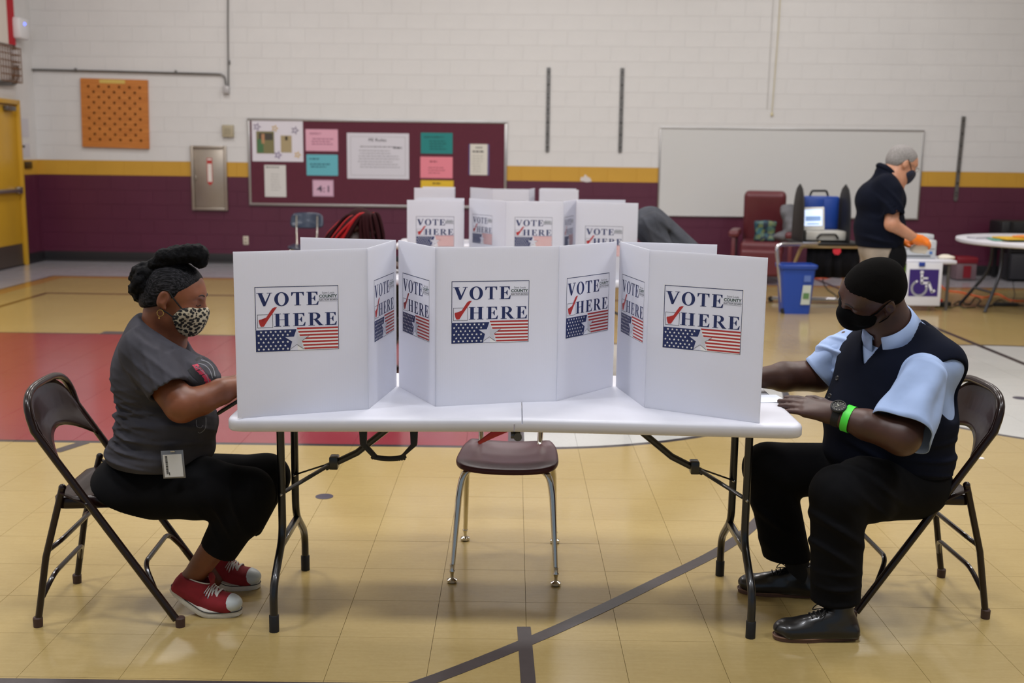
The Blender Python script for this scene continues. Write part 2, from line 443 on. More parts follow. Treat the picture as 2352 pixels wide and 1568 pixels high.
for a, b, m in ((0, 6*CH, MRN), (6*CH, 7*CH, YLW), (7*CH, NC*CH, WHT)):
    mb = MB(); mb.box(((U0+U1)/2, .0965, (a+b)/2), (U1-U0, .19, b-a)); mb.o('mortar_course', m, wb)
bm_ = MB(); bw, bh, bd = .4, CH-.003, .003
bm_.box((0, 0, 0), (bw-.003, .01, bh), bev=.0014, seg=1); block_me = {}
src = bm_.mesh(25)
for m in (MRN, YLW, WHT):
    c = src.copy(); c.materials.append(m); block_me[m.name] = c
blocks = []
for j in range(NC):
    u = U0+(0 if j % 2 else .2)
    while u < U1-.2: blocks.append((u+.2, (j+.5)*CH, j)); u += .4
def wvis(u, z): return -6.9 < u < 7.3 and z < 3.75
cen = sorted([b for b in blocks if wvis(b[0], b[1])], key=lambda b: abs(b[1]-2.2)*1.0+abs(b[0]-.5)*.28)[:298]
cs_ = set(cen)
for u, z, j in cen:
    o = bpy.data.objects.new('block', block_me[row_mat(j).name]); C.objects.link(o); o.parent = wb; o.location = (u, .0035, z)
Vv = []; Ff = []; Mi = []
for u, z, j in blocks:
    if (u, z, j) in cs_: continue
    b = len(Vv); a = bw/2-.0015; h = bh/2; e = .0014
    for du, dz, y in ((-a+e, -h+e, -.0015), (a-e, -h+e, -.0015), (a-e, h-e, -.0015), (-a+e, h-e, -.0015), (-a, -h, 0.001), (a, -h, 0.001), (a, h, 0.001), (-a, h, 0.001)): Vv.append((u+du, y, z+dz))
    Ff += [(b, b+1, b+2, b+3)]+[(b+4+i, b+4+(i+1) % 4, b+(i+1) % 4, b+i) for i in range(4)]; Mi += [0 if j < 6 else 1 if j == 6 else 2]*5
me = bpy.data.meshes.new('m'); me.from_pydata(Vv, [], Ff)
for m in (MRN, YLW, WHT): me.materials.append(m)
me.polygons.foreach_set('material_index', Mi); tagset(link('block_field', me, MRN, wb), kind='stuff')

# left wall (runs towards the camera), side, rear and ceiling
LX = -6.72; LY = WX(U0+.2, 0).y
def side_wall(name, x, y0, y1, sgn, z1=NC*CH):
    t = thing(name, None, None, (x, 0, 0), kind='structure')
    for a, b, m in ((0, 6*CH, MRN), (6*CH, 7*CH, YLW), (7*CH, z1, WHT)):
        mb = MB(); mb.box((x-sgn*.0965, (y0+y1)/2, (a+b)/2), (.19, y1-y0, b-a)); mb.o('mortar_course', m, t, True)
    Vv = []; Ff = []; Mi = []
    for j in range(NC):
        y = y1-(.2 if j % 2 else .4)
        while y > y0:
            b = len(Vv); a = .1985; h = bh/2; e = .0014; X = x+sgn*.0; X2 = x-sgn*.002
            for dy, dz, q in ((-a+e, -h+e, X), (a-e, -h+e, X), (a-e, h-e, X), (-a+e, h-e, X), (-a, -h, X2), (a, -h, X2), (a, h, X2), (-a, h, X2)): Vv.append((q, y+.2+dy, (j+.5)*CH+dz))
            Ff += [(b, b+1, b+2, b+3)]+[(b+4+i, b+4+(i+1) % 4, b+(i+1) % 4, b+i) for i in range(4)]; Mi += [0 if j < 6 else 1 if j == 6 else 2]*5
            y -= .4
    me = bpy.data.meshes.new('m'); me.from_pydata(Vv, [], Ff)
    for m in (MRN, YLW, WHT): me.materials.append(m)
    me.polygons.foreach_set('material_index', Mi); tagset(link('block_field', me, MRN, t, True), kind='stuff')
    return t
side_wall('wall_left', LX, 8.0, LY+.02, 1)
side_wall('wall_right', 8.9, -3, 15.5, -1)
mb = MB(); mb.box((1, 6, 6.16), (18, 22, .1)); tagset(mb.o('ceiling', M('ceiling_paint', (196, 192, 184), .8)), kind='structure')
# near part of the left wall
mb = MB(); mb.box((LX-.1, 2.5, 3.05), (.19, 11, 6.1)); tagset(mb.o('wall_left_near', WHT), kind='structure')
# baseboards
BB = M('black_cove_base', (26, 25, 28), .5)
mb = MB(); mb.prism([(0, 0), (.035, 0), (.03, .012), (.016, .03), (.014, .13), (.01, .14), (0, .14)], U0+.2, U1)
me = mb.mesh(); R_ = Matrix(((0, 0, 1), (-1, 0, 0), (0, 1, 0))).to_4x4()
me.transform(R_); bbk = link('baseboard_back', me, BB); bbk.location = (0, WY0, 0); bbk.rotation_euler = (0, 0, WANG); bbk['kind'] = 'structure'
mb = MB(); mb.prism([(0, 0), (.035, 0), (.03, .012), (.016, .03), (.014, .13), (.01, .14), (0, .14)], 0, LY-14.25)
me = mb.mesh(); me.transform(Matrix.Translation((LX, LY, 0)) @ Matrix(((1, 0, 0), (0, 0, -1), (0, 1, 0))).to_4x4())
tagset(link('baseboard_left', me, BB), kind='structure')
# ceiling lamps (out of the frame)
for i, (x, y) in enumerate(LAMPS):
    t = thing('ceiling_light', 'rectangular ceiling light fitting above the hall', 'lamp', (x, y, 5.78), group='hall ceiling lights')
    mb = MB(); mb.box((0, 0, .06), (1.3, .7, .1), bev=.01); mb.o('housing', M('lamp_housing', (210, 210, 205), .4), t)
    for sx in (-.5, .5): mb = MB(); mb.tube([(sx, 0, .1), (sx, 0, .33)], .01, 6); mb.o('hanger', M('lamp_housing'), t)
# ================= voting table, screens, chairs =================
def pla_mat():
    t = NT('table_plastic'); co = t.coord(); n = t.noise(38, 6, co, .8); mk = t.math('MULTIPLY', t.math('GREATER_THAN', n, .715), .5); n2 = t.noise(4, 3, co)
    base = t.ramp(n2, [(.3, rgb(206, 206, 214)), (.7, rgb(216, 216, 223))]); t.put(t.b.inputs['Base Color'], t.mix(mk, base, rgb(96, 90, 84)))
    t.b.inputs['Roughness'].default_value = .42; t.bump(t.noise(500, 2, co), .12, .0006); MATS['table_plastic'] = t.m; return t.m
PLA = pla_mat()
PLA_LOW = M('table_underside', (190, 180, 160), .6)
BLK = M('black_tube', (20, 18, 17), .32, coat=.3)
BRZ = M('brown_enamel', (30, 17, 13), .27, coat=.15, spec=.35)
BRZ_P = M('brown_panel', (32, 17, 15), .25, coat=.08, spec=.32)
STEEL = M('rivet_steel', (190, 190, 190), .25, 1)
CHR = M('chrome', (200, 196, 186), .12, 1)
TX0, TX1, TY0, TY1 = -.885, .912, 3.335, 4.08
def bow(x): return .012*max(0, 1-abs(x-.03)/.9)
def folding_table(name, label, x0, x1, y0, y1, H=.74, world=True, bowed=True, cat='folding table'):
    t = thing(name, label, cat, ((x0+x1)/2, (y0+y1)/2, 0)); bw = bow if bowed else (lambda x: 0)
    for side in (0, 1):
        mb = MB(); prof = [(.03, .0), (.012, -.001), (.004, -.004), (0, -.011), (0, -.018), (0, -.0185), (0, -.036), (.004, -.042), (.016, -.046), (.05, -.046)]
        R = []
        for e, dz in prof:
            xm = (x0+x1)/2+(.021 if dz > -.0182 else -.003)
            rc = .045-e*.5; xs = x0+e if side == 0 else x1-e
            g = .0018; pts = []
            ya, yb = y0+e, y1-e; sg = 1 if side == 0 else -1; xe = xm-sg*g
            for (cx, cy, a0) in ((xs+sg*rc, ya+rc, -PI/2), (xs+sg*rc, yb-rc, PI)):
                for k in range(6):
                    a = a0-(PI/2)*k/5
                    pts.append((cx+sg*rc*math.cos(a), cy+rc*math.sin(a)))
            pts += [(xe, yb), (xe, ya)]
            q = []
            for i, p in enumerate(pts): # densify long edges so the bow shows
                n = pts[(i+1) % len(pts)]; m = 6 if abs(n[0]-p[0]) > .3 else 1
                for k in range(m): q.append((p[0]+(n[0]-p[0])*k/m, p[1]+(n[1]-p[1])*k/m))
            R.append([(x, y, H+dz+bw(x)) for x, y in q])
        mb.rings(R); mb.o('tabletop_half', PLA, t, True, 50)
    S_ = (x1-x0)/2; cx = (x0+x1)/2; cy = (y0+y1)/2
    for sg in (-1, 1):
        xl = cx+sg*(S_-.115)
        for fb in (-1, 1):
            mb = MB(); P = [(xl, cy+fb*.115, H-.045), (xl, cy+fb*.115, .27), (xl, cy+fb*.275, .15), (xl, cy+fb*.275, .03)]
            mb.tube(fillet(P, .05), .0135, 12); l = mb.o('leg', BLK, t, True)
            mb = MB(); mb.lathe([(.0001, 0), (.0165, 0), (.0165, .055), (.0145, .058), (.0135, .058)], (xl, cy+fb*.275, 0), 14); mb.o('foot_cap', M('black_rubber', (14, 14, 15), .6), l, True)
            mb = MB(); mb.ball((xl, cy+fb*.115-.0135*(1 if fb < 0 else 1), .42), .006, 8); mb.o('rivet', STEEL, l, True)
        mb = MB(); mb.bar((xl, cy-.13, .25), (xl, cy+.13, .25), .022, .022, .003); mb.o('cross_bar', BLK, t, True); mb = MB(); mb.bar((xl, cy-.12, H-.055), (xl, cy+.12, H-.055), .03, .02, .003); mb.o('cross_bar', BLK, t, True)
        ap = Vector((xl-sg*.16, cy, .50)); mb = MB()
        for fb in (-1, 1): mb.bar((xl, cy+fb*.11, .42), ap, .022, .006, .001)
        mb.tube([ap+Vector((sg*.03, 0, -.02)), ap-Vector((sg*.08, 0, -.035)), (xl-sg*.43, cy, H-.05)], .012, 10)
        mb.box(ap, (.03, .045, .045), bev=.004); mb.box((xl-sg*.43, cy, H-.05), (.05, .12, .014), bev=.003); mb.o('folding_brace', BLK, t, True)
        for yr in (y0+.13, y1-.06): mb = MB(); mb.box((cx+sg*.45, yr, H-.052), (.75, .02, .018), bev=.003); mb.o('rail', BLK, t, True)
    return t
tb = folding_table('folding_table', 'white plastic fold-in-half table in the foreground holding three white voting screens', TX0, TX1, TY0, TY1)
mb = MB(); hy = TY0+.055
for xa, xb, s_ in ((-.465, -.43, 1), (-.305, -.345, -1)):
    mb.prism([(xa-.012, .695), (xa+.012, .695), (xa+.010*1, .65), (xb+.008, .612), (xb-.006, .608), (xa-.010, .65)], -.012, .012, Matrix.Translation((0, hy, 0)) @ Matrix.Rotation(PI/2, 4, 'X'), .003)
P = smooth_path([(-.44, hy, .612), (-.42, hy, .606), (-.385, hy, .603), (-.352, hy, .606), (-.332, hy, .614)], 4)
mb.tube(P, .0085, 10)
for i in range(14): mb.ball((-.436+i*.0077, hy, .600+.0002*(i-7)**2*.5), .005, 6)
mb.o('carry_handle', M('black_rubber'), tb, True)
mb = MB(); mb.tube([(.0, hy-.02, .690), (.03, hy-.02, .690)], .011, 12); mb.lathe([(.0001, -.004), (.013, -.004), (.013, .004), (.0001, .004)], (.022, TY0+.02, .688), 16, Matrix.Rotation(PI/2, 3, 'X')); mb.o('hinge', M('hinge_metal', (90, 90, 92), .35, 1), tb, True)
mb = MB(); mb.prism([(-.105, .655), (-.10, .648), (-.05, .672), (-.01, .690), (-.02, .698), (-.06, .690)], -.008, .008, Matrix.Translation((0, TY0+.08, 0)) @ Matrix.Rotation(PI/2, 4, 'X'), .002); mb.o('safety_latch', M('red_plastic', (170, 30, 34), .45), tb, True)

# ---- the printed sign on the screens (flat print) ----
NAVY = M('print_navy', (24, 40, 92), .5); RED = M('print_red', (176, 44, 44), .5); GRN = M('print_green', (8, 58, 44), .5); INK = M('print_ink', (22, 26, 34), .5)
STK = M('print_backing', (206, 206, 202), .38); WPR = M('print_white', (238, 238, 238), .45)
PMATS = [None, NAVY, RED, WPR, GRN, INK]
LW, LH = .256, .202
def glyph(mb, ch, x, y, w, h, z):
    def Q(*p): mb.poly([(x+a*w, y+b*h, z) for a, b in p], [tuple(range(len(p)))])
    def R(a, b, c, d): Q((a, b), (c, b), (c, d), (a, d))
    s = .045
    if ch == 'V':
        Q((.08, 1), (.34, 1), (.6, .22), (.5, 0), (.42, 0)); Q((.5, 0), (.55, 0), (.93, 1), (.85, 1), (.5, .18))
        R(0, 1-s, .44, 1); R(.66, 1-s, 1, 1)
    elif ch == 'O':
        n = 28; v = []
        for i in range(n):
            a = 2*PI*i/n; v.append((x+(.5+.5*math.cos(a))*w, y+(.5+.53*math.sin(a))*h, z)); v.append((x+(.5+.25*math.cos(a))*w, y+(.5+.47*math.sin(a))*h, z))
        mb.poly(v, [(2*i, (2*i+2) % (2*n), (2*i+3) % (2*n), 2*i+1) for i in range(n)])
    elif ch == 'T':
        R(.37, 0, .63, 1); R(0, 1-s, 1, 1); R(.24, 0, .76, s)
        Q((0, 1), (.0, .72), (.05, .72), (.16, .93), (.4, .95), (.4, 1)); Q((1, 1), (.6, 1), (.6, .95), (.84, .93), (.95, .72), (1, .72))
    elif ch == 'E':
        R(.13, 0, .42, 1); R(0, 0, .5, s); R(0, 1-s, .5, 1)
        Q((.4, 1), (.4, .95), (.74, .93), (.86, .74), (.91, .74), (.91, 1)); Q((.4, 0), (.95, 0), (1, .3), (.95, .3), (.8, .08), (.4, .05))
        R(.4, .49, .68, .49+s); Q((.56, .49), (.68, .30), (.72, .30), (.72, .72), (.68, .72), (.56, .53))
    elif ch == 'H':
        for o_ in (0, .56): R(o_+.1, 0, o_+.34, 1); R(o_, 0, o_+.44, s); R(o_, 1-s, o_+.44, 1)
        R(.3, .5, .7, .5+s)
    elif ch == 'R':
        R(.1, 0, .32, 1); R(0, 0, .44, s); R(0, 1-s, .5, 1); v = []; n = 14
        for i in range(n+1):
            a = PI/2-PI*i/n; v.append((x+(.48+.34*math.cos(a))*w, y+(.735+.265*math.sin(a))*h, z)); v.append((x+(.42+.17*math.cos(a))*w, y+(.735+.215*math.sin(a))*h, z))
        mb.poly(v, [(2*i, 2*i+2, 2*i+3, 2*i+1) for i in range(n)]); R(.3, .47, .48, .52); R(.3, .95, .48, 1)
        Q((.36, .49), (.6, .49), (.96, .04), (.96, 0), (.72, 0)); R(.74, 0, 1.02, s)
def star(cx, cy, r, rot=0):
    return [(cx+(r if i % 2 == 0 else r*.4)*math.sin(rot+PI*i/5), cy+(r if i % 2 == 0 else r*.4)*math.cos(rot+PI*i/5)) for i in range(10)]
def sign_mesh():
    mb = MB(); W_, H_ = LW, LH
    U = lambda px: (px-160)/1582*W_; Vv_ = lambda py: (1408-py)/1260*H_
    def rect(a, b, c, d, z): mb.poly([(a, b, z), (c, b, z), (c, d, z), (a, d, z)], [(0, 1, 2, 3)])
    mb.mi = 3; e_ = .0018
    for q_ in ((-e_, -e_, W_+e_, 0), (-e_, H_, W_+e_, H_+e_), (-e_, 0, 0, H_), (W_, 0, W_+e_, H_)): rect(*q_, .0004)
    mb.mi = 1; b = .0022
    rect(0, 0, W_, b*.6, .0006); rect(0, H_-b, W_, H_, .0006); rect(0, 0, b, H_, .0006); rect(W_-b*.8, 0, W_, H_, .0006)
    # VOTE / HERE
    hh = Vv_(265)-Vv_(522)
    for ch, a, c in (('V', 192, 485), ('O', 522, 795), ('T', 842, 1082), ('E', 1130, 1362)): glyph(mb, ch, U(a), Vv_(522), U(c)-U(a), hh, .0006)
    for ch, a, c in (('H', 510, 808), ('E', 870, 1105), ('R', 1160, 1440), ('E', 1478, 1706)): glyph(mb, ch, U(a), Vv_(925), U(c)-U(a), hh*.98, .0006)
    x0, x1, y0, y1 = U(197), U(490), Vv_(943), Vv_(683); k = .0013
    mb.mi = 5; rect(x0, y0, x1, y0+k, .0006); rect(x0, y1-k, x1, y1, .0006); rect(x0, y0, x0+k, y1, .0006); rect(x1-k, y0, x1, y1, .0006)
    mb.mi = 2; ck = [(222, 800), (238, 780), (272, 776), (300, 840), (365, 740), (430, 640), (480, 570), (520, 548), (572, 545), (540, 590), (470, 690), (400, 790), (320, 915), (262, 920), (240, 880)]
    mid = [(262, 830), (300, 880), (380, 770), (450, 660), (510, 590)]
    P = [(U(a), Vv_(b_), .0008) for a, b_ in ck]
    bm2 = bmesh.new(); vs_ = [bm2.verts.new(p) for p in P]; f = bm2.faces.new(vs_[::-1]); bmesh.ops.triangulate(bm2, faces=[f]); mb.add(bm2)
    # county lines
    for body, bold, px0, px1, py, hpx, m in (('Saint Louis', 0, 1430, 1665, 308, 40, 5), ('COUNTY', .035, 1370, 1718, 382, 62, 4), ('ELECTION BOARD', .02, 1368, 1722, 440, 34, 5)):
        me = text_mesh(body, 1, bold); xs = [v.co.x for v in me.vertices]; ys = [v.co.y for v in me.vertices]
        sx = (U(px1)-U(px0))/(max(xs)-min(xs)); sy = (Vv_(py-hpx)-Vv_(py))/(max(ys)-min(ys))
        mb.mi = m; add_mesh(mb, me, Matrix.Translation((U(px0)-min(xs)*sx, Vv_(py)-min(0, min(ys))*0, .0006)) @ Matrix.Diagonal((sx, sy, 1, 1)))
    mb.mi = 5
    for py in (398, 458): rect(U(1368), Vv_(py+1), U(1722), Vv_(py-3), .0006)
    # flag band
    top = Vv_(985); bs = [(x, y) for x, y in star((U(935)), Vv_(1205), 0)]
    mb.mi = 1; mb.poly([(b, b*.5, .0006), (U(800), b*.5, .0006), (U(843), Vv_(1225), .0006), (U(710), Vv_(1135), .0006), (U(880), Vv_(1130), .0006), (U(930), top, .0006), (b, top, .0006)], [(0, 1, 2, 6), (2, 3, 6), (3, 4, 6), (4, 5, 6)])
    mb.mi = 3; rect(U(945), b*.6, W_-b, top, .0005)
    mb.mi = 2; y1_ = Vv_(958); n = 13; st = (y1_-Vv_(1385))/n
    def xl(y):
        py = 1408-y/H_*1260
        return U(945+(py-985)*.35) if py < 1125 else (U(1165-(py-1125)*1.45) if py < 1215 else U(1030+(py-1215)*.28))
    for i in range(0, n, 2):
        yt = y1_-i*st; yb = yt-st; mb.poly([(xl(yb), yb, .0007), (W_-b, yb, .0007), (W_-b, yt, .0007), (xl(yt), yt, .0007)], [(0, 1, 2, 3)])
    mb.mi = 3
    rows = [(1025, range(7), 262), (1090, range(7), 215), (1158, range(5), 258), (1228, range(7), 215), (1300, range(6), 258), (1362, range(7), 215)]
    for py, r, px0 in rows:
        for i in r:
            c = (U(px0+i*91), Vv_(py)); s_ = star(c[0], c[1], .0043); mb.poly([(c[0], c[1], .0009)]+[(x, y, .0009) for x, y in s_], [(0, j+1, (j+1) % 10+1) for j in range(10)])
    mb.mi = 0
    pts = [(935, 988), (988, 1128), (1165, 1125), (1025, 1222), (1065, 1380), (932, 1285), (800, 1380), (843, 1225), (710, 1135), (880, 1130)]
    c = (U(933), Vv_(1190)); mb.poly([(c[0], c[1], .0009)]+[(U(a), Vv_(b_), .0009) for a, b_ in pts], [(0, (j+1) % 10+1, j+1) for j in range(10)])
    mb.mi = 5
    for (a, b_), (c_, d) in (((800, 1380), (932, 1285)), ((932, 1285), (1065, 1380)), ((1165, 1125), (1025, 1222))):
        A = Vector((U(a), Vv_(b_), .001)); B = Vector((U(c_), Vv_(d), .001)); nn = (B-A).normalized().cross(Vector((0, 0, 1)))*.0005
        mb.poly([A-nn, B-nn, B+nn, A+nn], [(0, 1, 2, 3)])
    me = mb.mesh(); [me.materials.append(m) for m in PMATS]; return me
def cor_mat():
    t = NT('corrugated_board'); co = t.coord('Object'); wv = t.n('ShaderNodeTexWave', wave_type='BANDS', bands_direction='X'); wv.inputs['Scale'].default_value = 42
    t.t.links.new(co, wv.inputs['Vector']); t.b.inputs['Base Color'].default_value = rgb(228, 228, 232); t.b.inputs['Roughness'].default_value = .38
    tl_ = t.n('ShaderNodeBsdfTranslucent'); tl_.inputs[0].default_value = rgb(236, 238, 246); mx = t.n('ShaderNodeMixShader'); mx.inputs[0].default_value = .5
    t.t.links.new(t.b.outputs[0], mx.inputs[1]); t.t.links.new(tl_.outputs[0], mx.inputs[2]); t.t.links.new(mx.outputs[0], t.t.nodes['Material Output'].inputs[0])
    t.bump(wv.outputs['Fac'], .10, .0006); return t.m
COR = cor_mat(); PMATS[0] = COR; SIGN = sign_mesh()
PH = .515
def screen(name, label, pts, signs, z0f, H=PH, group=None):
    """pts: plan corner points of the folded board, signs: for each panel the distance of the sign from its first edge or None;
    outside of the board is to the right of the walking direction"""
    c = sum((Vector((p[0], p[1], 0)) for p in pts), Vector((0, 0, 0)))/len(pts)
    t = thing(name, label, 'voting screen', (c.x, c.y, z0f(c.x)), 0, group); th = .0045
    for i in range(len(pts)-1):
        a, b = Vector((*pts[i], 0)), Vector((*pts[i+1], 0)); d = (b-a); L = d.length; ang = math.atan2(d.y, d.x)
        za, zb = z0f(a.x), z0f(b.x); zt = max(za, zb)+H-.002
        g = .0015; mb = MB(); mb.prism([(g, 0), (L-g, zb-za), (L-g, H-(.0 if zb <= za else 0)+(zb-za)), (g, H)], -th, 0)
        me = mb.mesh(); o = link('panel', me, COR, t)
        # local x along the panel, local y up, local z = outward normal (right-hand side of the walk)
        out = Vector((d.y, -d.x, 0)).normalized()
        o.matrix_local = Matrix.Translation(-t.location) @ Matrix(((d.x/L, 0, out.x, a.x), (d.y/L, 0, out.y, a.y), (0, 1, 0, za), (0, 0, 0, 1)))
        if signs[i] is not None:
            s = bpy.data.objects.new('sign_print', SIGN); C.objects.link(s); s.parent = o; s.location = (signs[i], .205, 0)
    return t
zt_ = lambda x: .7405+bow(x)
W1 = [(-.69, 3.955), (-.40, 3.825)]
screen('voting_screen', 'white folding voting screen on the left end of the table before the woman', [(-.76, 3.955), (-.405, 3.826), (-.457, 3.463), (-.848, 3.338)][::-1], [.062, .075, None], zt_)
screen('voting_screen', 'white folding voting screen in the middle of the table facing the camera', [(-.397, 3.82), (-.246, 3.5), (.150, 3.594), (.362, 3.866)], [.045, .052, .045], zt_)
screen('voting_screen', 'white folding voting screen on the table end before the man in the vest', [(.372, 3.868), (.436, 3.533), (.774, 3.353)][:3], [.045, .055], zt_) if False else None
screen('voting_screen', 'white folding voting screen on the table end before the man in the vest', [(.71, 3.848), (.372, 3.868), (.436, 3.533), (.774, 3.353)], [None, .045, .055], zt_)

# ---- folding chair ----
def folding_chair(label, loc, rz, group=None):
    t = thing('folding_chair', label, 'folding chair', loc, rz, group); hw = .2
    hoop = [(.225, -hw, .025), (-.195, -hw, .665), (-.235, -hw, .745), (-.24, -hw*.95, .79), (-.24, hw*.95, .79), (-.235, hw, .745), (-.195, hw, .665), (.225, hw, .025)]
    P = [Vector(p) for p in [(.225, -hw, .025), (-.20, -hw, .665)]]
    n = 18
    arcp = []
    for i in range(n+1):
        a = PI*i/n; y = -hw*math.copysign(abs(math.cos(a))**.62, math.cos(a)); k = abs(math.sin(a))**.62
        arcp.append(Vector((-.20-.035*k, y, .665+.125*k)))
    mb = MB(); mb.tube([P[0], Vector((0, -hw, .362))]+arcp+[Vector((0, hw, .362)), Vector((.225, hw, .025))], .0125, 14); mb.o('front_leg_hoop', BRZ, t)
    for s in (-1, 1):
        mb = MB(); mb.tube([(-.225, s*.19, .03), (-.19, s*.19, .24), (-.125, s*.19, .475)], .0115, 12); mb.ball((-.125, s*.19, .475), .0125, 10); l = mb.o('rear_leg', BRZ, t)
        mb = MB(); mb.lathe([(.0001, 0), (.015, 0), (.016, .03), (.013, .034)], (-.228, s*.19, 0), 12); mb.o('foot_cap', M('brown_rubber', (62, 40, 32), .6), l)
        mb = MB(); mb.lathe([(.0001, 0), (.0155, 0), (.0165, .03), (.0135, .034)], (.238, s*hw, 0), 12); mb.o('foot_cap', M('brown_rubber'), t)
        mb = MB(); mb.bar((-.13, s*.198, .462), (-.045, s*.205, .425), .02, .005, .001); mb.ball((-.045, s*.21, .425), .007, 8); mb.o('link_bar', BRZ, t)
    # seat pan
    R = []
    for e, z in ((.03, .4385), (.012, .441), (.004, .439), (0, .434), (0, .404), (.003, .401)):
        q = []
        for cx, cy, a0 in ((.2, .165, 0), (-.165, .185, PI/2), (-.165, -.185, PI), (.2, -.165, -PI/2)):
            for k in range(6):
                a = a0+PI/2*k/5; r = .045-e if abs(cx-.2) > .01 else .07-e
                q.append(((cx-math.copysign(.045 if cx < 0 else .07, cx))+r*math.cos(a), (cy-math.copysign(.045 if cx < 0 else .07, cy)) + r*math.sin(a), z))
        R.append(q)
    mb = MB(); mb.rings(R); seat = mb.o('seat', BRZ_P, t, ang=60)
    # curved back panel
    nx, nz = 20, 8; vs_ = []; fs = []
    for i in range(nx+1):
        u = -1+2*i/nx; y = u*(hw-.01)
        ztop = .668+.118*(1-abs(u)**3.2)**.62 if abs(u) < 1 else .668
        zbot = .555+.075*(1-u*u)
        for j in range(nz+1):
            z = zbot+(ztop-zbot)*j/nz; xb = -.225*.0+(-.20-(z-.665)*.30 if z > .665 else -.20+(.665-z)*.656)
            vs_.append((xb-.022*(1-u*u)+(.004 if 0 < j < nz else 0), y, z))
    for i in range(nx):
        for j in range(nz): a = i*(nz+1)+j; fs.append((a, a+1, a+nz+2, a+nz+1))
    mb = MB(); mb.poly(vs_, fs); o = mb.o('backrest', BRZ_P, t, ang=80)
    md = o.modifiers.new('s', 'SOLIDIFY'); md.thickness = .004
    mb = MB(); mb.tube(fillet([(-.185, -.185, .26), (-.15, -.15, .285), (-.15, .15, .285), (-.185, .185, .26)], .04), .0085, 10)
    mb.tube(fillet([(-.21, -.185, .10), (-.185, -.14, .165), (-.185, .14, .165), (-.21, .185, .10)], .04), .0085, 10); mb.o('rear_stretcher', BRZ, t)
    mb = MB(); mb.tube(fillet([(.16, -.195, .125), (.115, -.15, .20), (.115, .15, .20), (.16, .195, .125)], .04), .0085, 10); mb.o('front_stretcher', BRZ, t)
    return t
folding_chair('dark brown metal folding chair under the seated woman on the left', (-1.335, 3.648, 0), .05)
folding_chair('dark brown metal folding chair under the man in the vest on the right', (1.415, 3.80, 0), PI+.02)

# ---- school chair ----
def school_chair(label, loc, rz, shell, sc=1.0, group=None):
    t = thing('school_chair', label, 'school chair', loc, rz, group); t.scale = (sc,)*3
    # faces local +x ; seat
    nx, ny = 14, 14; vs_ = []; fs = []
    for i in range(nx+1):
        for j in range(ny+1):
            u = -1+2*i/nx; v = -1+2*j/ny; d = (abs(u)**5+abs(v)**5)**.2; m = max(abs(u), abs(v))
            k = m/d if d > 0 else 1; x = u*k*.185; y = v*k*(.195-.018*(1-u)/2)
            z = .425+.014*v*v-.012*math.exp(-((u+.1)**2)*3)*(1-v*v)-.02*max(0, u-.6)**1*1.0+.03*max(0, -u-.7)
            vs_.append((x, y, z))
    for i in range(nx):
        for j in range(ny): a = i*(ny+1)+j; fs.append((a, a+1, a+ny+2, a+ny+1))
    mb = MB(); mb.poly(vs_, [f[::-1] for f in fs]); o = mb.o('seat', shell, t, ang=180); md = o.modifiers.new('s', 'SOLIDIFY'); md.thickness = .022; md.offset = -1
    md2 = o.modifiers.new('b', 'BEVEL'); md2.width = .007; md2.segments = 2; md2.limit_method = 'ANGLE'
    vs_ = []; fs = []
    for i in range(nx+1):
        for j in range(ny+1):
            u = -1+2*i/nx; v = -1+2*j/ny; d = (abs(u)**4+abs(v)**4)**.25; m = max(abs(u), abs(v)); k = m/d if d > 0 else 1
            y = v*k*.195*(1-.06*u); z = .725+u*k*.095; vs_.append((-.215-.03*(1-v*v)-.02*u, y, z))
    for i in range(nx):
        for j in range(ny): a = i*(ny+1)+j; fs.append((a, a+1, a+ny+2, a+ny+1))
    mb = MB(); mb.poly(vs_, fs); o = mb.o('backrest', shell, t, ang=180); md = o.modifiers.new('s', 'SOLIDIFY'); md.thickness = .012
    for s in (-1, 1):
        mb = MB(); mb.tube(fillet([(.08, s*.05, .405), (.15, s*.155, .405), (.17, s*.172, .33), (.235, s*.19, .05)], .05), [.0125]*13+[.0085], 12)
        l = mb.o('front_leg', CHR, t)
        mb = MB(); mb.lathe([(.0085, .07), (.0085, .05), (.011, .045), (.006, .03), (.007, .018), (.019, .012), (.019, .004), (.012, 0), (.0001, 0)], (.238, s*.191, 0), 14); mb.o('glide', CHR, l)
        mb = MB(); mb.tube(fillet([(-.06, s*.05, .405), (-.10, s*.15, .405), (-.14, s*.172, .33), (-.215, s*.182, .05)], .05), [.0125]*13+[.0085], 12); l = mb.o('rear_leg', CHR, t)
        mb = MB(); mb.lathe([(.0085, .07), (.0085, .05), (.011, .045), (.006, .03), (.007, .018), (.019, .012), (.019, .004), (.012, 0), (.0001, 0)], (-.218, s*.183, 0), 14); mb.o('glide', CHR, l)
        mb = MB(); mb.tube(fillet([(.05, s*.10, .405), (-.15, s*.115, .41), (-.205, s*.125, .62), (-.235, s*.125, .78)], .05), .0105, 12); mb.o('back_post', CHR, t)
    return t
school_chair('empty maroon school chair with chrome legs behind the middle of the table', (-.008, 4.105, 0), -PI/2-.045, M('maroon_shell', (64, 20, 32), .4, spec=.35))
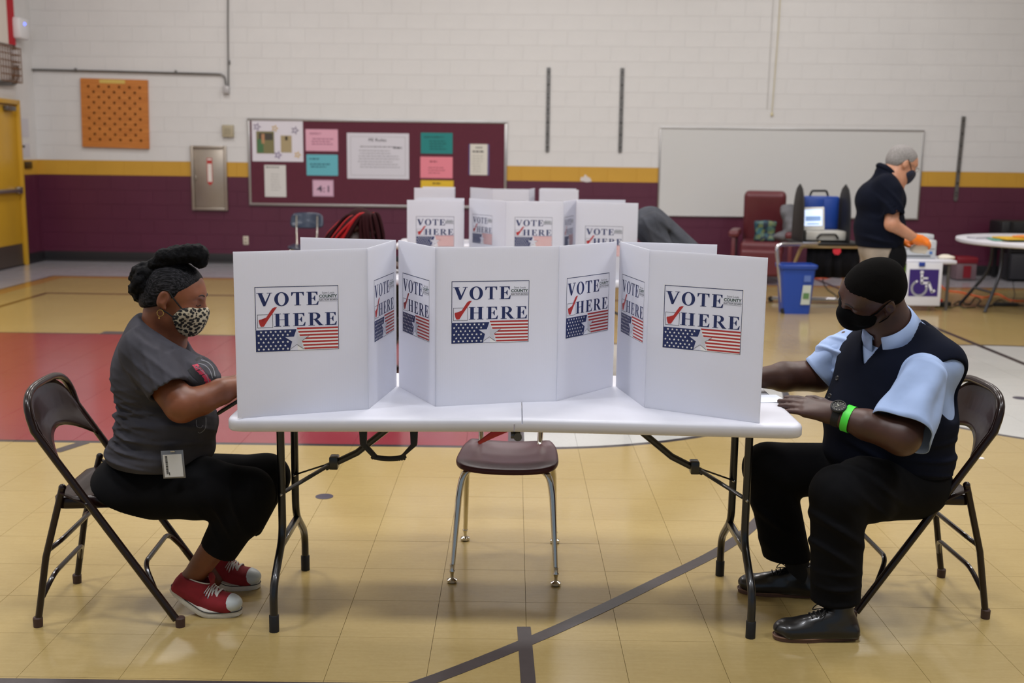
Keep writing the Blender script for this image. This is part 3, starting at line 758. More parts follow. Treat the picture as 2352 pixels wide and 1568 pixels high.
# ================= people =================
from mathutils.bvhtree import BVHTree
def skin_mat(name, c, dark, rough=.48):
    t = NT(name); f = t.noise(14, 4, t.coord()); t.put(t.b.inputs['Base Color'], t.ramp(f, [(.3, rgb(*dark)), (.7, rgb(*c))]))
    t.b.inputs['Roughness'].default_value = rough; t.b.inputs['Subsurface Weight'].default_value = .08; t.b.inputs['Subsurface Radius'].default_value = (.4, .15, .08)
    t.b.inputs['Subsurface Scale'].default_value = .02
    t.bump(t.noise(420, 2, t.coord()), .12, .0005); return t.m
def cloth_mat(name, c, k=.12, rough=.9, bs=900, fold=9, fs=.35, sheen=.0):
    t = NT(name); co = t.coord(); f = t.noise(6, 4, co); a = tuple(min(255, x*(1+k)) for x in c); b = tuple(x*(1-k) for x in c)
    t.put(t.b.inputs['Base Color'], t.ramp(f, [(.3, rgb(*b)), (.7, rgb(*a))])); t.b.inputs['Roughness'].default_value = rough
    t.b.inputs['Sheen Weight'].default_value = sheen; t.b.inputs['Specular IOR Level'].default_value = .12
    fo = t.noise(fold, 2, co, .4); fi = t.noise(bs, 2, co)
    t.bump(t.math('ADD', t.math('MULTIPLY', fo, fs*20), t.math('MULTIPLY', fi, .25)), .5, .0012); return t.m
def hair_mat(name, c, c2, stretch=(30, 200, 200), rough=.5):
    t = NT(name); mp = t.n('ShaderNodeMapping'); mp.inputs['Scale'].default_value = stretch; t.t.links.new(t.coord(), mp.inputs[0])
    f = t.noise(1, 5, mp.outputs[0], .7); t.put(t.b.inputs['Base Color'], t.ramp(f, [(.45, rgb(*c)), (.75, rgb(*c2))])); t.b.inputs['Roughness'].default_value = rough; t.b.inputs['Specular IOR Level'].default_value = .10
    t.bump(f, .8, .003); return t.m
SKW = skin_mat('skin_medium_brown', (124, 70, 40), (104, 56, 30)); SKM = skin_mat('skin_dark_brown', (72, 42, 30), (56, 32, 22))
SKT = skin_mat('skin_tan', (196, 142, 112), (180, 126, 98)); 
TEE = cloth_mat('charcoal_tee', (62, 61, 66), fs=.5); BLKC = cloth_mat('black_trousers', (12, 12, 14), .1, fs=.6, fold=7); NVY = cloth_mat('navy_vest', (11, 15, 28), .1, fs=.5, fold=6)
BLU = cloth_mat('light_blue_shirt', (150, 169, 203), .04, .8, fs=.8, fold=9)
HAIR = hair_mat('black_hair', (4, 4, 5), (18, 17, 20), (160, 160, 160), .7); HAIRG = hair_mat('greying_hair', (8, 8, 9), (70, 68, 72), (30, 500, 200), .5)
HAIRS = hair_mat('short_black_hair', (7, 6, 5), (18, 15, 13), (600, 600, 600), 1)
MASKB = M('black_mask', (8, 8, 9), .9, spec=.1); GOLD = M('gold', (214, 176, 96), .25, 1); LASH = M('dark_brow', (18, 13, 12), .8)
def leopard():
    t = NT('leopard_cloth'); co = t.coord(); v = t.n('ShaderNodeTexVoronoi', feature='F1'); v.inputs['Scale'].default_value = 105; v.inputs['Randomness'].default_value = .9
    mp = t.n('ShaderNodeMapping'); mp.inputs['Scale'].default_value = (.8, 1, 1); t.t.links.new(co, mp.inputs[0]); t.t.links.new(mp.outputs[0], v.inputs['Vector'])
    d = t.math('ADD', v.outputs['Distance'], t.math('MULTIPLY', t.noise(300, 2, co), .25))
    col = t.ramp(d, [(0, rgb(70, 56, 40)), (.12, rgb(70, 56, 40)), (.16, rgb(14, 13, 12)), (.62, rgb(14, 13, 12)), (.68, rgb(160, 148, 122)), (1, rgb(184, 174, 150))])
    t.put(t.b.inputs['Base Color'], col); t.b.inputs['Roughness'].default_value = .8; return t.m
LEO = leopard()

def frame(yaw, pitch=0, roll=0):
    y, p, r = map(math.radians, (yaw, pitch, roll)); f0 = V3((math.cos(y), math.sin(y), 0)); l0 = V3((-math.sin(y), math.cos(y), 0)); u0 = V3((0, 0, 1))
    f = f0*math.cos(p)-u0*math.sin(p); u = u0*math.cos(p)+f0*math.sin(p)
    u2 = u*math.cos(r)+l0*math.sin(r); l2 = l0*math.cos(r)-u*math.sin(r)
    return np.stack([f, l2, u2], 1)       # columns: forward, left, up
class Loc:
    def __init__(s, c, R, sc=1.0): s.c = V3(c); s.R = R; s.s = sc
    def __call__(s, *p): return s.c+s.R@(V3(p)*s.s)
    def inv(s, P): return ((P-s.c)@s.R)/s.s
def bvh(me): return BVHTree.FromPolygons([v.co for v in me.vertices], [p.vertices for p in me.polygons])
def head(F, L, ears=True):
    s, R = L.s, L.R; q = lambda c, r, k=.02, op='u', R2=None: F.ell(L(*c), V3(r)*s, k*s, op, R if R2 is None else R2)
    q((-.002, 0, .034), (.100, .076, .083), 0); q((.034, 0, .0), (.066, .063, .08), .03); q((.028, 0, -.062), (.056, .054, .046), .03)
    q((.07, 0, -.094), (.022, .024, .018), .025)
    F.cap(L(.083, .03, .024), L(.083, -.03, .024), .013*s, .013*s, .02*s)
    F.cap(L(.092, 0, .014), L(.114, 0, -.024), .008*s, .012*s, .014*s)
    for e in (-1, 1):
        q((.104, e*.011, -.029), (.012, .008, .008), .008); q((.062, e*.038, -.035), (.03, .026, .028), .02)
        q((.101, e*.033, .006), (.02, .017, .011), .014, 's'); q((.078, e*.032, .003), (.016, .017, .013), .005)
        if ears:
            c = L(-.006, e*.078, .0); Re = R@np.array([[math.cos(.25), 0, math.sin(.25)], [0, 1, 0], [-math.sin(.25), 0, math.cos(.25)]])
            F.ell(c, V3((.018, .010, .031))*s, .006*s, 'u', Re); F.ell(L(-.008, e*.073, -.004), V3((.014, .012, .024))*s, .01*s, 'u', Re)
            F.ell(L(-.002, e*.0885, .004), V3((.009, .007, .017))*s, .006*s, 's', Re)
            F.ell(L(.002, e*.077, -.028), V3((.009, .006, .009))*s, .006*s, 'u', Re)
def face_mask(L, top_side=(.058, -.022), notch=(.028, -.052), bot=(.052, -.108)):
    F = Fld(); s, R = L.s, L.R; q = lambda c, r, k=.02: F.ell(L(*c), V3(r)*s, k*s, 'u', R)
    q((.036, 0, -.012), (.070, .068, .082), 0); q((.032, 0, -.064), (.062, .061, .052), .03); q((.076, 0, -.094), (.026, .03, .022), .025)
    F.cap(L(.090, 0, .004), L(.112, 0, -.026), .010*s, .013*s, .03*s); q((.100, 0, -.055), (.022, .03, .035), .03)
    F.plane(L(.0585, 0, top_side[1]), L.R@V3((-.23, 0, .97)))
    a = V3((top_side[0], 0, top_side[1])); b = V3((notch[0], 0, notch[1])); d = b-a; F.plane(L(*a), L.R@V3((d[2], 0, -d[0])))
    a = V3((notch[0], 0, notch[1])); b = V3((bot[0], 0, bot[1])); d = b-a; F.plane(L(*a), L.R@V3((d[2], 0, -d[0])))
    for e in (-1, 1): q((.062, e*.038, -.035), (.0345, .0305, .033), .01)
    # hollow
    q2 = lambda c, r, k=.02: F.ell(L(*c), V3(r)*s, 0, 's', R)
    q2((-.02, 0, -.03), (.07, .05, .07))
    return F
def hairline(L, p, zs, xs):
    q = L.inv(p); return q[:, 0]-np.interp(q[:, 2], zs, xs)
def hand(F, w, tip, nrm, side, s=1.0, curl=.25, spread=.1, thumb=True, k=.006, fat=1.0, nf=4):
    """w wrist, tip middle fingertip direction, nrm back-of-hand normal, side +1: thumb towards nrm x dir"""
    w = V3(w); d = V3(tip)-w; d /= np.linalg.norm(d); n = V3(nrm); n = n-d*(n@d); n /= np.linalg.norm(n); l = np.cross(n, d)*side
    P = lambda a, b, c: w+(d*a+l*b+n*c)*s
    F.cap(P(-.02, 0, 0), P(.02, 0, 0), .026*s, .03*s, .02*s, 'u', .68, n)
    for b, a1 in ((.026, .088), (.009, .092), (-.009, .088), (-.025, .08)):
        F.cap(P(.015, b*.6, 0), P(a1, b, -.001), .017*s, .0125*s, .012*s)
    out = []
    fl_ = [(.027, .088, .074, .0092), (.0095, .092, .082, .0095), (-.0085, .088, .077, .009), (-.0255, .080, .060, .0080)]
    for i, (b, a1, ln, r) in enumerate(fl_[:nf]):
        ang = spread*(1.5-i)*.5; cur = 0; p = P(a1, b, 0); rr = r*s*fat
        for j, fr in enumerate((.46, .3, .26)):
            cur += curl*(.7 if j == 0 else 1.0); dd = d*math.cos(cur)*math.cos(ang)+l*math.sin(ang)*math.cos(cur)-n*math.sin(cur)
            p2 = p+dd*ln*fr*s; F.cap(p, p2, rr, rr*.93, k*s if j == 0 else .002); p = p2; rr *= .92
        out.append((p, dd))
    if thumb:
        p0 = P(.02, .022, -.004); p1 = P(.055, .048, -.012); p2 = P(.085, .056, -.016); p3 = P(.108, .056, -.020)
        F.cap(p0, p1, .017*s, .0125*s, .014*s); F.cap(p1, p2, .0115*s, .0105*s, .004); F.cap(p2, p3, .0105*s, .008*s, .003)
    return out
def sleeve(F, a, b, ra, rb, k=.03, sq=1.0, ax=None, tilt=(0, 0, 0), hollow=.007):
    a, b = V3(a), V3(b); d = (b-a)/np.linalg.norm(b-a); n = d+V3(tilt); n /= np.linalg.norm(n); e = b+d*.05; re = rb+(rb-ra)/np.linalg.norm(b-a)*.05
    G1 = Fld().cap(a, e, ra, re, 0, 'u', sq if ax is not None else None, ax); f1 = G1.ops[0][0]
    F._a(lambda p: np.maximum(f1(p), (p-b)@n), G1.ops[0][1], G1.ops[0][2], 'u', k)
    H1 = Fld().cap(b-d*.05, e+d*.02, rb-hollow, re-hollow, 0, 's', sq if ax is not None else None, ax); F.ops.append((H1.ops[0][0], H1.ops[0][1], H1.ops[0][2], 's', .002))
def wrinkle(amp, dirs, region, freq):
    """folds: ridges along given directions inside a soft ball region"""
    c, r = V3(region[0]), region[1]
    def f(p):
        q = (p-c)/r; m = np.exp(-(q*q).sum(1)*1.5); v = 0
        for i, d in enumerate(dirs):
            d = V3(d)/np.linalg.norm(d); wv = p@V3((3.1+i, 2.3, 4.7-i)); ph = p@d*freq*(1+.23*i)+1.5*np.sin(wv*3+i)
            v = v+np.maximum(0, np.sin(ph))**2
        return -amp*m*v/len(dirs)*2
    return (f, c-r*1.4, c+r*1.4)
def noise_disp(amp, freq, seed=0):
    r = np.random.default_rng(seed); K = r.normal(size=(9, 3)); K /= np.linalg.norm(K, axis=1)[:, None]; ph = r.uniform(0, 6.28, 9)
    def f(p):
        v = 0
        for i in range(9): v = v+np.sin(p@K[i]*freq*(1+.35*(i % 3))+ph[i])
        return -amp*v/4
    return f
def cast_px(tr, px, py, off=.0012):
    d = _ray(px, py).normalized(); h = tr.ray_cast(Vector((0, 0, CAM_H)), d)
    if h[0] is None: return None
    return h[0]-d*off
def print_patch(mb, tr, poly, off=.0012, step=3.0):
    """flat print lying on cloth: small cells of the outline dropped on the surface"""
    xs = [p[0] for p in poly]; ys = [p[1] for p in poly]
    bm2 = bmesh.new(); f = bm2.faces.new([bm2.verts.new((x, y, 0)) for x, y in poly])
    bmesh.ops.triangulate(bm2, faces=[f]); L_ = max(max(xs)-min(xs), max(ys)-min(ys))
    for _ in range(5):
        ed = [e for e in bm2.edges if e.calc_length() > step*1.6]
        if not ed: break
        bmesh.ops.subdivide_edges(bm2, edges=ed, cuts=1); bmesh.ops.triangulate(bm2, faces=bm2.faces[:])
    bad = []
    for v in bm2.verts:
        h = cast_px(tr, v.co.x, v.co.y, off)
        if h is None: bad.append(v)
        else: v.co = h
    if bad: bmesh.ops.delete(bm2, geom=bad, context='VERTS')
    mb.add(bm2)
def ribbon(path, wd):
    P = [Vector((a, b, 0)) for a, b in path]; L_ = []; R_ = []
    for i, p in enumerate(P):
        t = (P[min(i+1, len(P)-1)]-P[max(i-1, 0)]).normalized(); n = Vector((-t.y, t.x, 0))*wd/2; L_.append((p+n)[:2]); R_.append((p-n)[:2])
    return L_+R_[::-1]
def eye_bits(par, L, tr, matl=LASH, sides=(-1, 1), brow=True):
    """closed lids seen from above: lash line and eyebrow laid on the skin"""
    def on(x, y, z):
        o_ = Vector(L(x+.05, y, z)); d = Vector(L(0, y*.3, z))-o_; h = tr.ray_cast(o_, d.normalized()); return h[0] if h[0] is not None else o_
    for e in sides:
        mb = MB(); P = [on(.09, e*(.018+.030*t), -.003-.004*math.sin(PI*t)) for t in [i/8 for i in range(9)]]; mb.tube(P, .0014*L.s, 6); mb.o('eyelashes', matl, par, True)
        if brow:
            mb = MB(); P = [on(.09, e*(.012+.042*t), .026+.006*math.sin(PI*t*.9)) for t in [i/8 for i in range(9)]]; mb.tube(P, [.0016, .0028, .003, .003, .003, .0028, .0024, .0018, .001], 6, flat=.8); mb.o('eyebrow', matl, par, True)
def outline(L_, w, n=40, arch=.08):
    """plan outline of a shoe sole, heel at 0, toe at L"""
    pts = []
    for i in range(n):
        a = 2*PI*i/n; x = .5-.5*math.cos(a); y = math.copysign(1, math.sin(a))*abs(math.sin(a))**.75
        wd = w*(.36+.16*min(1, x*1.6)-.05*math.exp(-((x-.42)/.12)**2)); pts.append((x*L_, y*wd-.006*math.sin(PI*x)))
    return pts
def shoe(par, name, heel, toe, raise_=0.0, kind='sneaker', L_=.27, up=None, label=None):
    """built flat pointing +x, then bent at the ball of the foot and placed"""
    heel, toe = Vector(heel), Vector(toe); yaw = math.atan2(toe.y-heel.y, toe.x-heel.x); xb = L_*.68
    def bend(co):
        x, y, z = co
        if raise_ > 0:
            t = max(0, min(1, (xb-x)/.06)); a = raise_*t*t*(3-2*t) if t < 1 else raise_; 
            dx = xb-.03-x
            if x < xb:
                a = raise_*min(1, (xb-x)/.07); ax_ = xb-min(.035, (xb-x)/2); X = ax_+(x-ax_)*math.cos(a)+z*math.sin(a)*1; Z = -(x-ax_)*math.sin(a)+z*math.cos(a); x, z = X, Z
        return Vector((x, y, z))
    T = Matrix.Translation((toe.x, toe.y, 0)) @ Matrix.Rotation(yaw, 4, 'Z') @ Matrix.Translation((-L_, 0, 0))
    T.translation.z = heel.z
    def fin(me, nm, mats, parent):
        for v in me.vertices: v.co = T @ bend(v.co)
        me.update(); return link(nm, me, mats, parent, True)
    sn = kind == 'sneaker'; st = .024 if sn else .016
    F = Fld(); w = .1
    F.ell((L_*.80, -.004, st+.018), (.058, .043, .032), .02); F.cap((L_*.62, 0, st+.026), (L_*.40, 0, st+.045), .036, .036, .03)
    F.ell((L_*.17, 0, st+.03), (.042, .038, .05), .03); F.cap((L_*.30, 0, st+.04), (L_*.22, 0, st+(.075 if sn else .10)), .037, .036, .03)
    F.rbox((L_*.46, 0, st+.012), (L_*.43, .041, .02), .015, .02)
    F.plane((0, 0, st-.004), (0, 0, -1))
    if sn:
        F.plane((L_*.22, 0, st+.066), (-.25, 0, 1)); F.ell((L_*.26, 0, st+.085), (.050, .026, .05), .004, 's')
    else:
        F.plane((L_*.22, 0, st+.105), (0, 0, 1)); F.cap((L_*.25, 0, st+.08), (L_*.22, 0, st+.15), .028, .03, .004, 's')
    uppm = M('red_canvas', (132, 22, 30), .85, var=.08, vscale=60, bump=.4, bscale=1500) if sn else M('black_leather', (20, 19, 19), .32, bump=.25, bscale=160, bdist=.0008, coat=.2)
    me = F.mesh(.0032, 1); o = fin(me, name, uppm, par)
    if label: o['label'] = label
    # sole
    oc = outline(L_, .090 if sn else .093); R = []
    prof = [(.97, .0), (1.0, .003), (1.0, st*.6), (.985, st)] if sn else [(.96, 0), (.995, .001), (1.01, st*.7), (1.0, st*.8), (.97, st)]
    for k_, z in prof: R.append([((x-L_/2)*k_+L_/2, y*k_, z+(.0 if sn else 0)) for x, y in oc])
    mb = MB(); mb.rings(R); fin(mb.mesh(40), 'sole', M('cream_rubber', (206, 200, 184), .6, var=.08, vscale=40) if sn else M('brown_sole', (92, 62, 48), .6), o)
    if sn:
        ring = [((x-L_/2)*1.004+L_/2, y*1.004, st*.84) for x, y in oc]; mb = MB(); mb.tube(ring, .0016, 6, closed=True); fin(mb.mesh(), 'stripe', M('black_line', (16, 16, 18), .6), o)
        F2 = Fld(); F2.ell((L_*.80, -.004, st+.018), (.060, .0452, .0335), .0); F2.plane((L_*.82, 0, st), (-1, 0, .25)); F2.plane((0, 0, st-.006), (0, 0, -1)); fin(F2.mesh(.003, 1), 'toe_cap', M('toe_rubber', (196, 202, 200), .4), o)
        # tongue
        F3 = Fld(); F3.cap((L_*.55, 0, st+.062), (L_*.40, 0, st+.098), .022, .02, 0, 'u', .28, (.5, 0, 1)); fin(F3.mesh(.003, 1), 'tongue', uppm, o)
        tr = bvh_flat = BVHTree.FromPolygons([v for v in []], []) if False else None
        mb = MB(); ey = MB()
        for i in range(5):
            x = L_*(.72-.068*i); z = float(np.interp(x/L_, (.40, .62, .72, .8), (st+.081, st+.062, st+.0565, st+.05))); y = .031
            for e in (-1, 1): ey.lathe([(.0022, -.001), (.0048, -.001), (.0048, .0015), (.0022, .0015)], (x, e*(y+.0035), z-.021), 10, Matrix.Rotation(-e*PI/2.6, 3, 'X'))
            P = smooth_path([(x, -y-.003, z-.019), (x+.003, -y*.55, z-.001), (x+.006, y*.5, z+.001), (x+.004, y+.003, z-.018)], 4); mb.tube(P, .0048, 6, flat=.4)
            if i < 4:
                P = smooth_path([(x, -y-.003, z-.018), (x-L_*.02, -y*.3, z+.005), (x-L_*.05, y*.6, z+.006), (x-L_*.066, y+.003, z-.012)], 4); mb.tube(P, .0048, 6, flat=.4)
        q = fin(mb.mesh(), 'laces', M('white_lace', (210, 206, 198), .8), o); fin(ey.mesh(), 'eyelets', M('nickel', (186, 180, 172), .3, 1), o)
        mb = MB(); ring = []
        for i in range(24):
            a = 2*PI*i/24; ring.append((L_*.27+.052*math.cos(a), .030*math.sin(a), st+.068-.013*math.cos(a)*-1*0+.25*(L_*.27+.052*math.cos(a)-L_*.22)))
        mb.tube(ring, .0022, 6, closed=True); fin(mb.mesh(), 'collar_trim', M('cream_rubber'), o)
    else:
        mb = MB(); R = [[((x-L_/2)*.985+L_/2, y*.97, z) for x, y in oc if x < L_*.27] for z in (-.0, .016)]
        ring = [((x-L_/2)*1.01+L_/2, y*1.01, st*.86) for x, y in oc]; mb.tube(ring, .0022, 6, closed=True); fin(mb.mesh(), 'welt', M('welt_tan', (120, 88, 66), .6), o)
        mb = MB()
        for i in range(4):
            x = L_*(.58-.05*i); z = float(np.interp(x/L_, (.40, .62), (st+.083, st+.064))); mb.tube(smooth_path([(x, -.022, z-.006), (x+.002, 0, z+.004), (x, .022, z-.006)], 4), .0022, 6)
        mb.tube(smooth_path([(L_*.40, .0, z+.004), (L_*.46, .03, z+.010), (L_*.52, .038, z-.01), (L_*.45, .026, z-.004), (L_*.40, 0, z+.004)], 5), .0017, 6)
        mb.tube(smooth_path([(L_*.40, .0, z+.004), (L_*.47, -.03, z+.008), (L_*.52, -.036, z-.012), (L_*.45, -.024, z-.004), (L_*.40, 0, z+.004)], 5), .0017, 6)
        fin(mb.mesh(), 'laces', M('black_lace', (12, 12, 12), .8), o)
    return o

# ---------- the seated woman ----------
def woman():
    t = thing('person', 'seated woman in grey t-shirt, leopard print face mask and red canvas sneakers', 'person', (-1.25, 3.64, 0))
    L = Loc(AT(397, 682, 3.625), frame(-2, 12, 2), 1.0)
    sh = AT(330, 822, 3.50); el = AT(418, 930, 3.43); wr = AT(552, 884, 3.55)
    F = Fld(); head(F, L)
    nb = V3(AT(358, 785, 3.64)); F.cap(L(-.03, 0, -.055), nb, .056, .060, .03)
    F.cap(nb, V3(AT(365, 960, 3.64)), .07, .10, .03); F.cap(AT(335, 822, 3.52), AT(335, 822, 3.80), .045, .045, .04)
    F.cap(L(.02, 0, -.075), V3(AT(395, 785, 3.64)), .042, .05, .03)
    F.cap(sh, el, .052, .056, .03); F.cap(el, AT(462, 920, 3.46), .055, .047, .01); F.cap(AT(462, 920, 3.46), AT(508, 899, 3.50), .046, .042, .008); F.cap(AT(508, 899, 3.50), wr, .042, .030, .01)
    hand(F, V3(wr), V3(AT(640, 878, 3.60)), (-.1, -.25, 1), 1, .92, .35)
    sh2 = AT(345, 800, 3.80); el2 = AT(425, 915, 3.88); wr2 = AT(508, 884, 3.78)
    F.cap(sh2, el2, .056, .05, .03); F.cap(el2, wr2, .048, .028, .02)
    hand(F, V3(wr2), V3(AT(560, 866, 3.70)), (-.3, -.35, 1), -1, .92, .45)
    # lower legs
    F.cap(AT(520, 1215, 3.56), AT(437, 1335, 3.60), .05, .036, 0); F.cap(AT(437, 1335, 3.60), AT(470, 1385, 3.585), .036, .028, .02)
    F.cap(AT(560, 1190, 3.82), AT(470, 1285, 3.80), .05, .036, 0); F.cap(AT(470, 1285, 3.80), AT(500, 1330, 3.79), .036, .028, .02)
    F.cap(V3(AT(365, 960, 3.64)), V3(AT(320, 1100, 3.64)), .10, .08, .05)
    F.cap(AT(320, 1110, 3.58), AT(575, 1128, 3.55), .07, .05, .05); F.cap(AT(575, 1128, 3.55), AT(520, 1215, 3.56), .05, .05, .02)
    F.cap(AT(320, 1100, 3.74), AT(612, 1092, 3.84), .07, .05, .05); F.cap(AT(612, 1092, 3.84), AT(560, 1190, 3.82), .05, .05, .02)
    me = F.mesh(.0042, 2); tr = bvh(me); body = link('body', me, SKW, t, True)
    eye_bits(t, L, tr)
    # hair
    H = Fld(); q = lambda c, r, k=.02, op='u', R=None: H.ell(L(*c), r, k, op, L.R if R is None else R)
    q((-.004, 0, .036), (.104, .081, .088), 0); q((-.05, 0, -.01), (.06, .072, .07), .02)
    H.fn(lambda p: hairline(L, p, (-.05, -.03, -.012, .008, .029, .0485, .0745, .102, .13), (-.06, -.02, .012, .034, .036, .060, .081, .078, .07)), 'i', .004)
    H.plane(L(-.06, 0, -.045), L.R@V3((.35, 0, -1)), .01)
    tr_h = H.mesh(.004, 1); link('hair_cap', tr_h, HAIRG, t, True)
    B = Fld(); rr = np.random.default_rng(3)
    bc = V3(AT(341, 650, 3.63)); 
    for i in range(30):
        a = rr.normal(size=3); a /= np.linalg.norm(a); c = bc+a*V3((.040, .050, .050)); B.ell(c, (.026, .026, .026), .006)
    B.ell(bc, (.045, .05, .052), .01); B.ell(AT(328, 672, 3.63), (.035, .045, .035), .01); B.ell(AT(352, 682, 3.63), (.035, .05, .03), .01)
    B.ell(AT(357, 625, 3.63), (.045, .06, .035), .012); B.disp(noise_disp(.003, 200, 5)); B.disp(noise_disp(.0018, 420, 15)); link('hair_bun', B.mesh(.004, 1), HAIR, t, True)
    B = Fld(); P = [(352, 608, .020), (376, 592, .026), (405, 586, .028), (435, 582, .028), (457, 584, .028), (461, 600, .022)]
    for a, b in zip(P, P[1:]):
        for dy in (-.03, .0, .03): B.cap(AT(a[0], a[1], 3.62+dy), AT(b[0], b[1], 3.62+dy*.8), a[2], b[2], .012)
    B.disp(noise_disp(.0022, 380, 8)); B.disp(noise_disp(.003, 150, 9)); link('hair_roll', B.mesh(.004, 1), HAIR, t, True)
    Fm = face_mask(L); mm = Fm.mesh(.0032, 1); mk = link('face_mask', mm, LEO, t, True)
    mb = MB()
    for e in (-1, 1):
        mb.tube([L(.060, e*.064, -.024), L(.03, e*.076, .005), L(.008, e*.082, .030), L(-.012, e*.082, .030)], .0022, 6)
        mb.tube([L(.036, e*.064, -.056), L(.015, e*.072, -.043), L(-.002, e*.080, -.036), L(-.018, e*.078, -.02)], .0022, 6)
    mb.o('ear_loops', M('black_elastic', (10, 10, 10), .8), mk, True)
    mb = MB(); c = Vector(L(-.004, -.086, -.046)); mb.tube([c+Vector((.0105*math.cos(a), 0, .0105*math.sin(a))) for a in [2*PI*i/20 for i in range(20)]], .0013, 6, closed=True); mb.ball(c+Vector((-.004, 0, -.018)), .0024, 8); mb.ball(c+Vector((-.004, 0, -.0135)), .0014, 6)
    mb.o('earring', GOLD, t, True)
    # t-shirt
    Sx = Fld(); yc = 3.64
    Sx.ell(AT(354, 856, yc), (.132, .185, .165), 0); Sx.ell(AT(438, 868, yc-.085), (.098, .085, .085), .05); Sx.ell(AT(438, 868, yc+.085), (.098, .085, .085), .03)
    Sx.ell(AT(386, 972, yc), (.165, .19, .115), .05); Sx.ell(AT(370, 1032, yc), (.178, .205, .085), .04)
    Sx.cap(AT(338, 800, yc-.15), AT(338, 800, yc+.15), .062, .062, .05); Sx.cap(AT(350, 772, yc-.03), AT(330, 795, yc-.15), .055, .06, .03); Sx.cap(AT(350, 772, yc+.03), AT(330, 795, yc+.15), .055, .06, .03)
    Sx.cap(AT(350, 765, yc), AT(356, 820, yc), .079, .110, .04)
    sleeve(Sx, AT(328, 812, 3.47), AT(388, 893, 3.425), .070, .068, .035, tilt=(-.12, 0, .0)); sleeve(Sx, sh2, AT(395, 880, 3.86), .066, .066, .035)
    Sx.plane(AT(375, 781-26, yc), (.56, 0, .83)); 
    Sx.ell(AT(392, 768, yc), (.088, .060, .05), .006, 's', frame(0, 34)); 
    Sx.plane(AT(370, 1054, yc), (-.06, 0, -1), .004)
    for args in ((.010, [(0, .2, 1), (.3, 0, 1)], (AT(280, 960, 3.52), .13), 170), (.009, [(.2, .1, 1)], (AT(300, 1020, 3.5), .12), 150), (.007, [(.6, 0, .8), (.9, .2, .3)], (AT(350, 850, 3.42), .11), 130), (.006, [(.8, 0, .45)], (AT(415, 830, 3.5), .09), 140), (.004, [(0, .3, 1)], (AT(440, 1000, 3.5), .12), 120)):
        f, lo, hi = wrinkle(*args); Sx.disp(f, lo, hi)
    ms = Sx.mesh(.005, 1); trs = bvh(ms); shirt = link('t_shirt', ms, TEE, t, True)
    mb = MB(); cr, ck_ = [], []
    PK = M('print_crimson', (168, 34, 62), .7); PG = M('print_charcoal', (22, 22, 25), .8); PW = M('print_pale', (112, 113, 118), .8)
    for q_ in ([(441, 838), (454, 835), (463, 846), (449, 851)], [(451, 852), (465, 848), (472, 857), (460, 862)], [(462, 863), (474, 858), (482, 872), (470, 878)], [(471, 880), (483, 870), (489, 885), (474, 892)]): print_patch(mb, trs, q_)
    cr = mb.o('shirt_print', PK, shirt, True)
    mb = MB()
    for P, wd in (([(450, 828), (462, 819), (478, 823), (490, 832)], 6), ([(458, 836), (470, 830), (484, 836), (495, 850)], 6), ([(470, 846), (480, 842), (490, 850), (496, 866)], 5), ([(482, 862), (490, 860), (496, 874), (497, 890)], 5), ([(437, 845), (447, 858), (458, 868), (466, 882)], 16), ([(430, 868), (440, 876), (452, 886), (466, 890)], 14)):
        print_patch(mb, trs, ribbon([tuple(v[:2]) for v in smooth_path([(a, b, 0) for a, b in P], 4)], wd))
    mb.o('shirt_print', PG, shirt, True)
    mb = MB()
    for P in ([(455, 834), (470, 838), (482, 850), (488, 868)], [(462, 826), (478, 832), (490, 846), (494, 864)], [(448, 842), (462, 850), (474, 862), (480, 878)], [(451, 964), (451, 976), (455, 981), (462, 982), (466, 976)], [(473, 958), (473, 975), (470, 986), (460, 994), (455, 992)]):
        print_patch(mb, trs, ribbon([tuple(v[:2]) for v in smooth_path([(a, b, 0) for a, b in P], 4)], 1.6), .0015, 2)
    mb.o('shirt_print', PW, shirt, True)
    # trousers
    Tz = Fld(); Tz.ell(AT(300, 1110, 3.64), (.125, .19, .11), 0)
    Tz.cap(AT(300, 1125, 3.57), AT(460, 1120, 3.545), .103, .100, .04); Tz.cap(AT(460, 1120, 3.545), AT(572, 1130, 3.545), .100, .080, .03)
    Tz.cap(AT(572, 1130, 3.545), AT(560, 1175, 3.55), .080, .082, .02); Tz.cap(AT(566, 1150, 3.55), AT(492, 1280, 3.57), .082, .062, .03)
    Tz.cap(AT(310, 1100, 3.74), AT(612, 1095, 3.84), .10, .078, .04); Tz.cap(AT(612, 1095, 3.84), AT(545, 1240, 3.82), .080, .064, .03)
    a_ = V3(AT(566, 1150, 3.56)); b_ = V3(AT(501, 1262, 3.57)); d_ = b_-a_; Tz.plane(b_, d_, .003)
    Tz.ell(AT(505, 1268, 3.57), (.05, .05, .02), 0, 's')
    f, lo, hi = wrinkle(.005, [(1, 0, .4)], (AT(520, 1170, 3.47), .1), 110); Tz.disp(f, lo, hi)
    link('trousers', Tz.mesh(.0055, 2), BLKC, t, True)
    r1 = shoe(t, 'shoe', (-1.17, 3.60, .0), (-.910, 3.560, 0), .5, 'sneaker', .275); shoe(t, 'shoe', (-1.14, 3.83, 0), (-.900, 3.80, 0), .5, 'sneaker', .275)
    # id badge and tablet
    bd = thing('id_badge', 'white id badge in clear plastic sleeve at the grey t-shirt woman\'s hip', 'badge', tuple(AT(398, 1066, 3.42)))
    P0 = AT(398, 1066, 3.428); Rm = Matrix.Rotation(-.06, 3, 'Y')
    mb = MB(); mb.box(P0, (.072, .002, .092), Rm, .0008); mb.o('sleeve', M('clear_sleeve', (110, 112, 116), .15, coat=.5), bd, True)
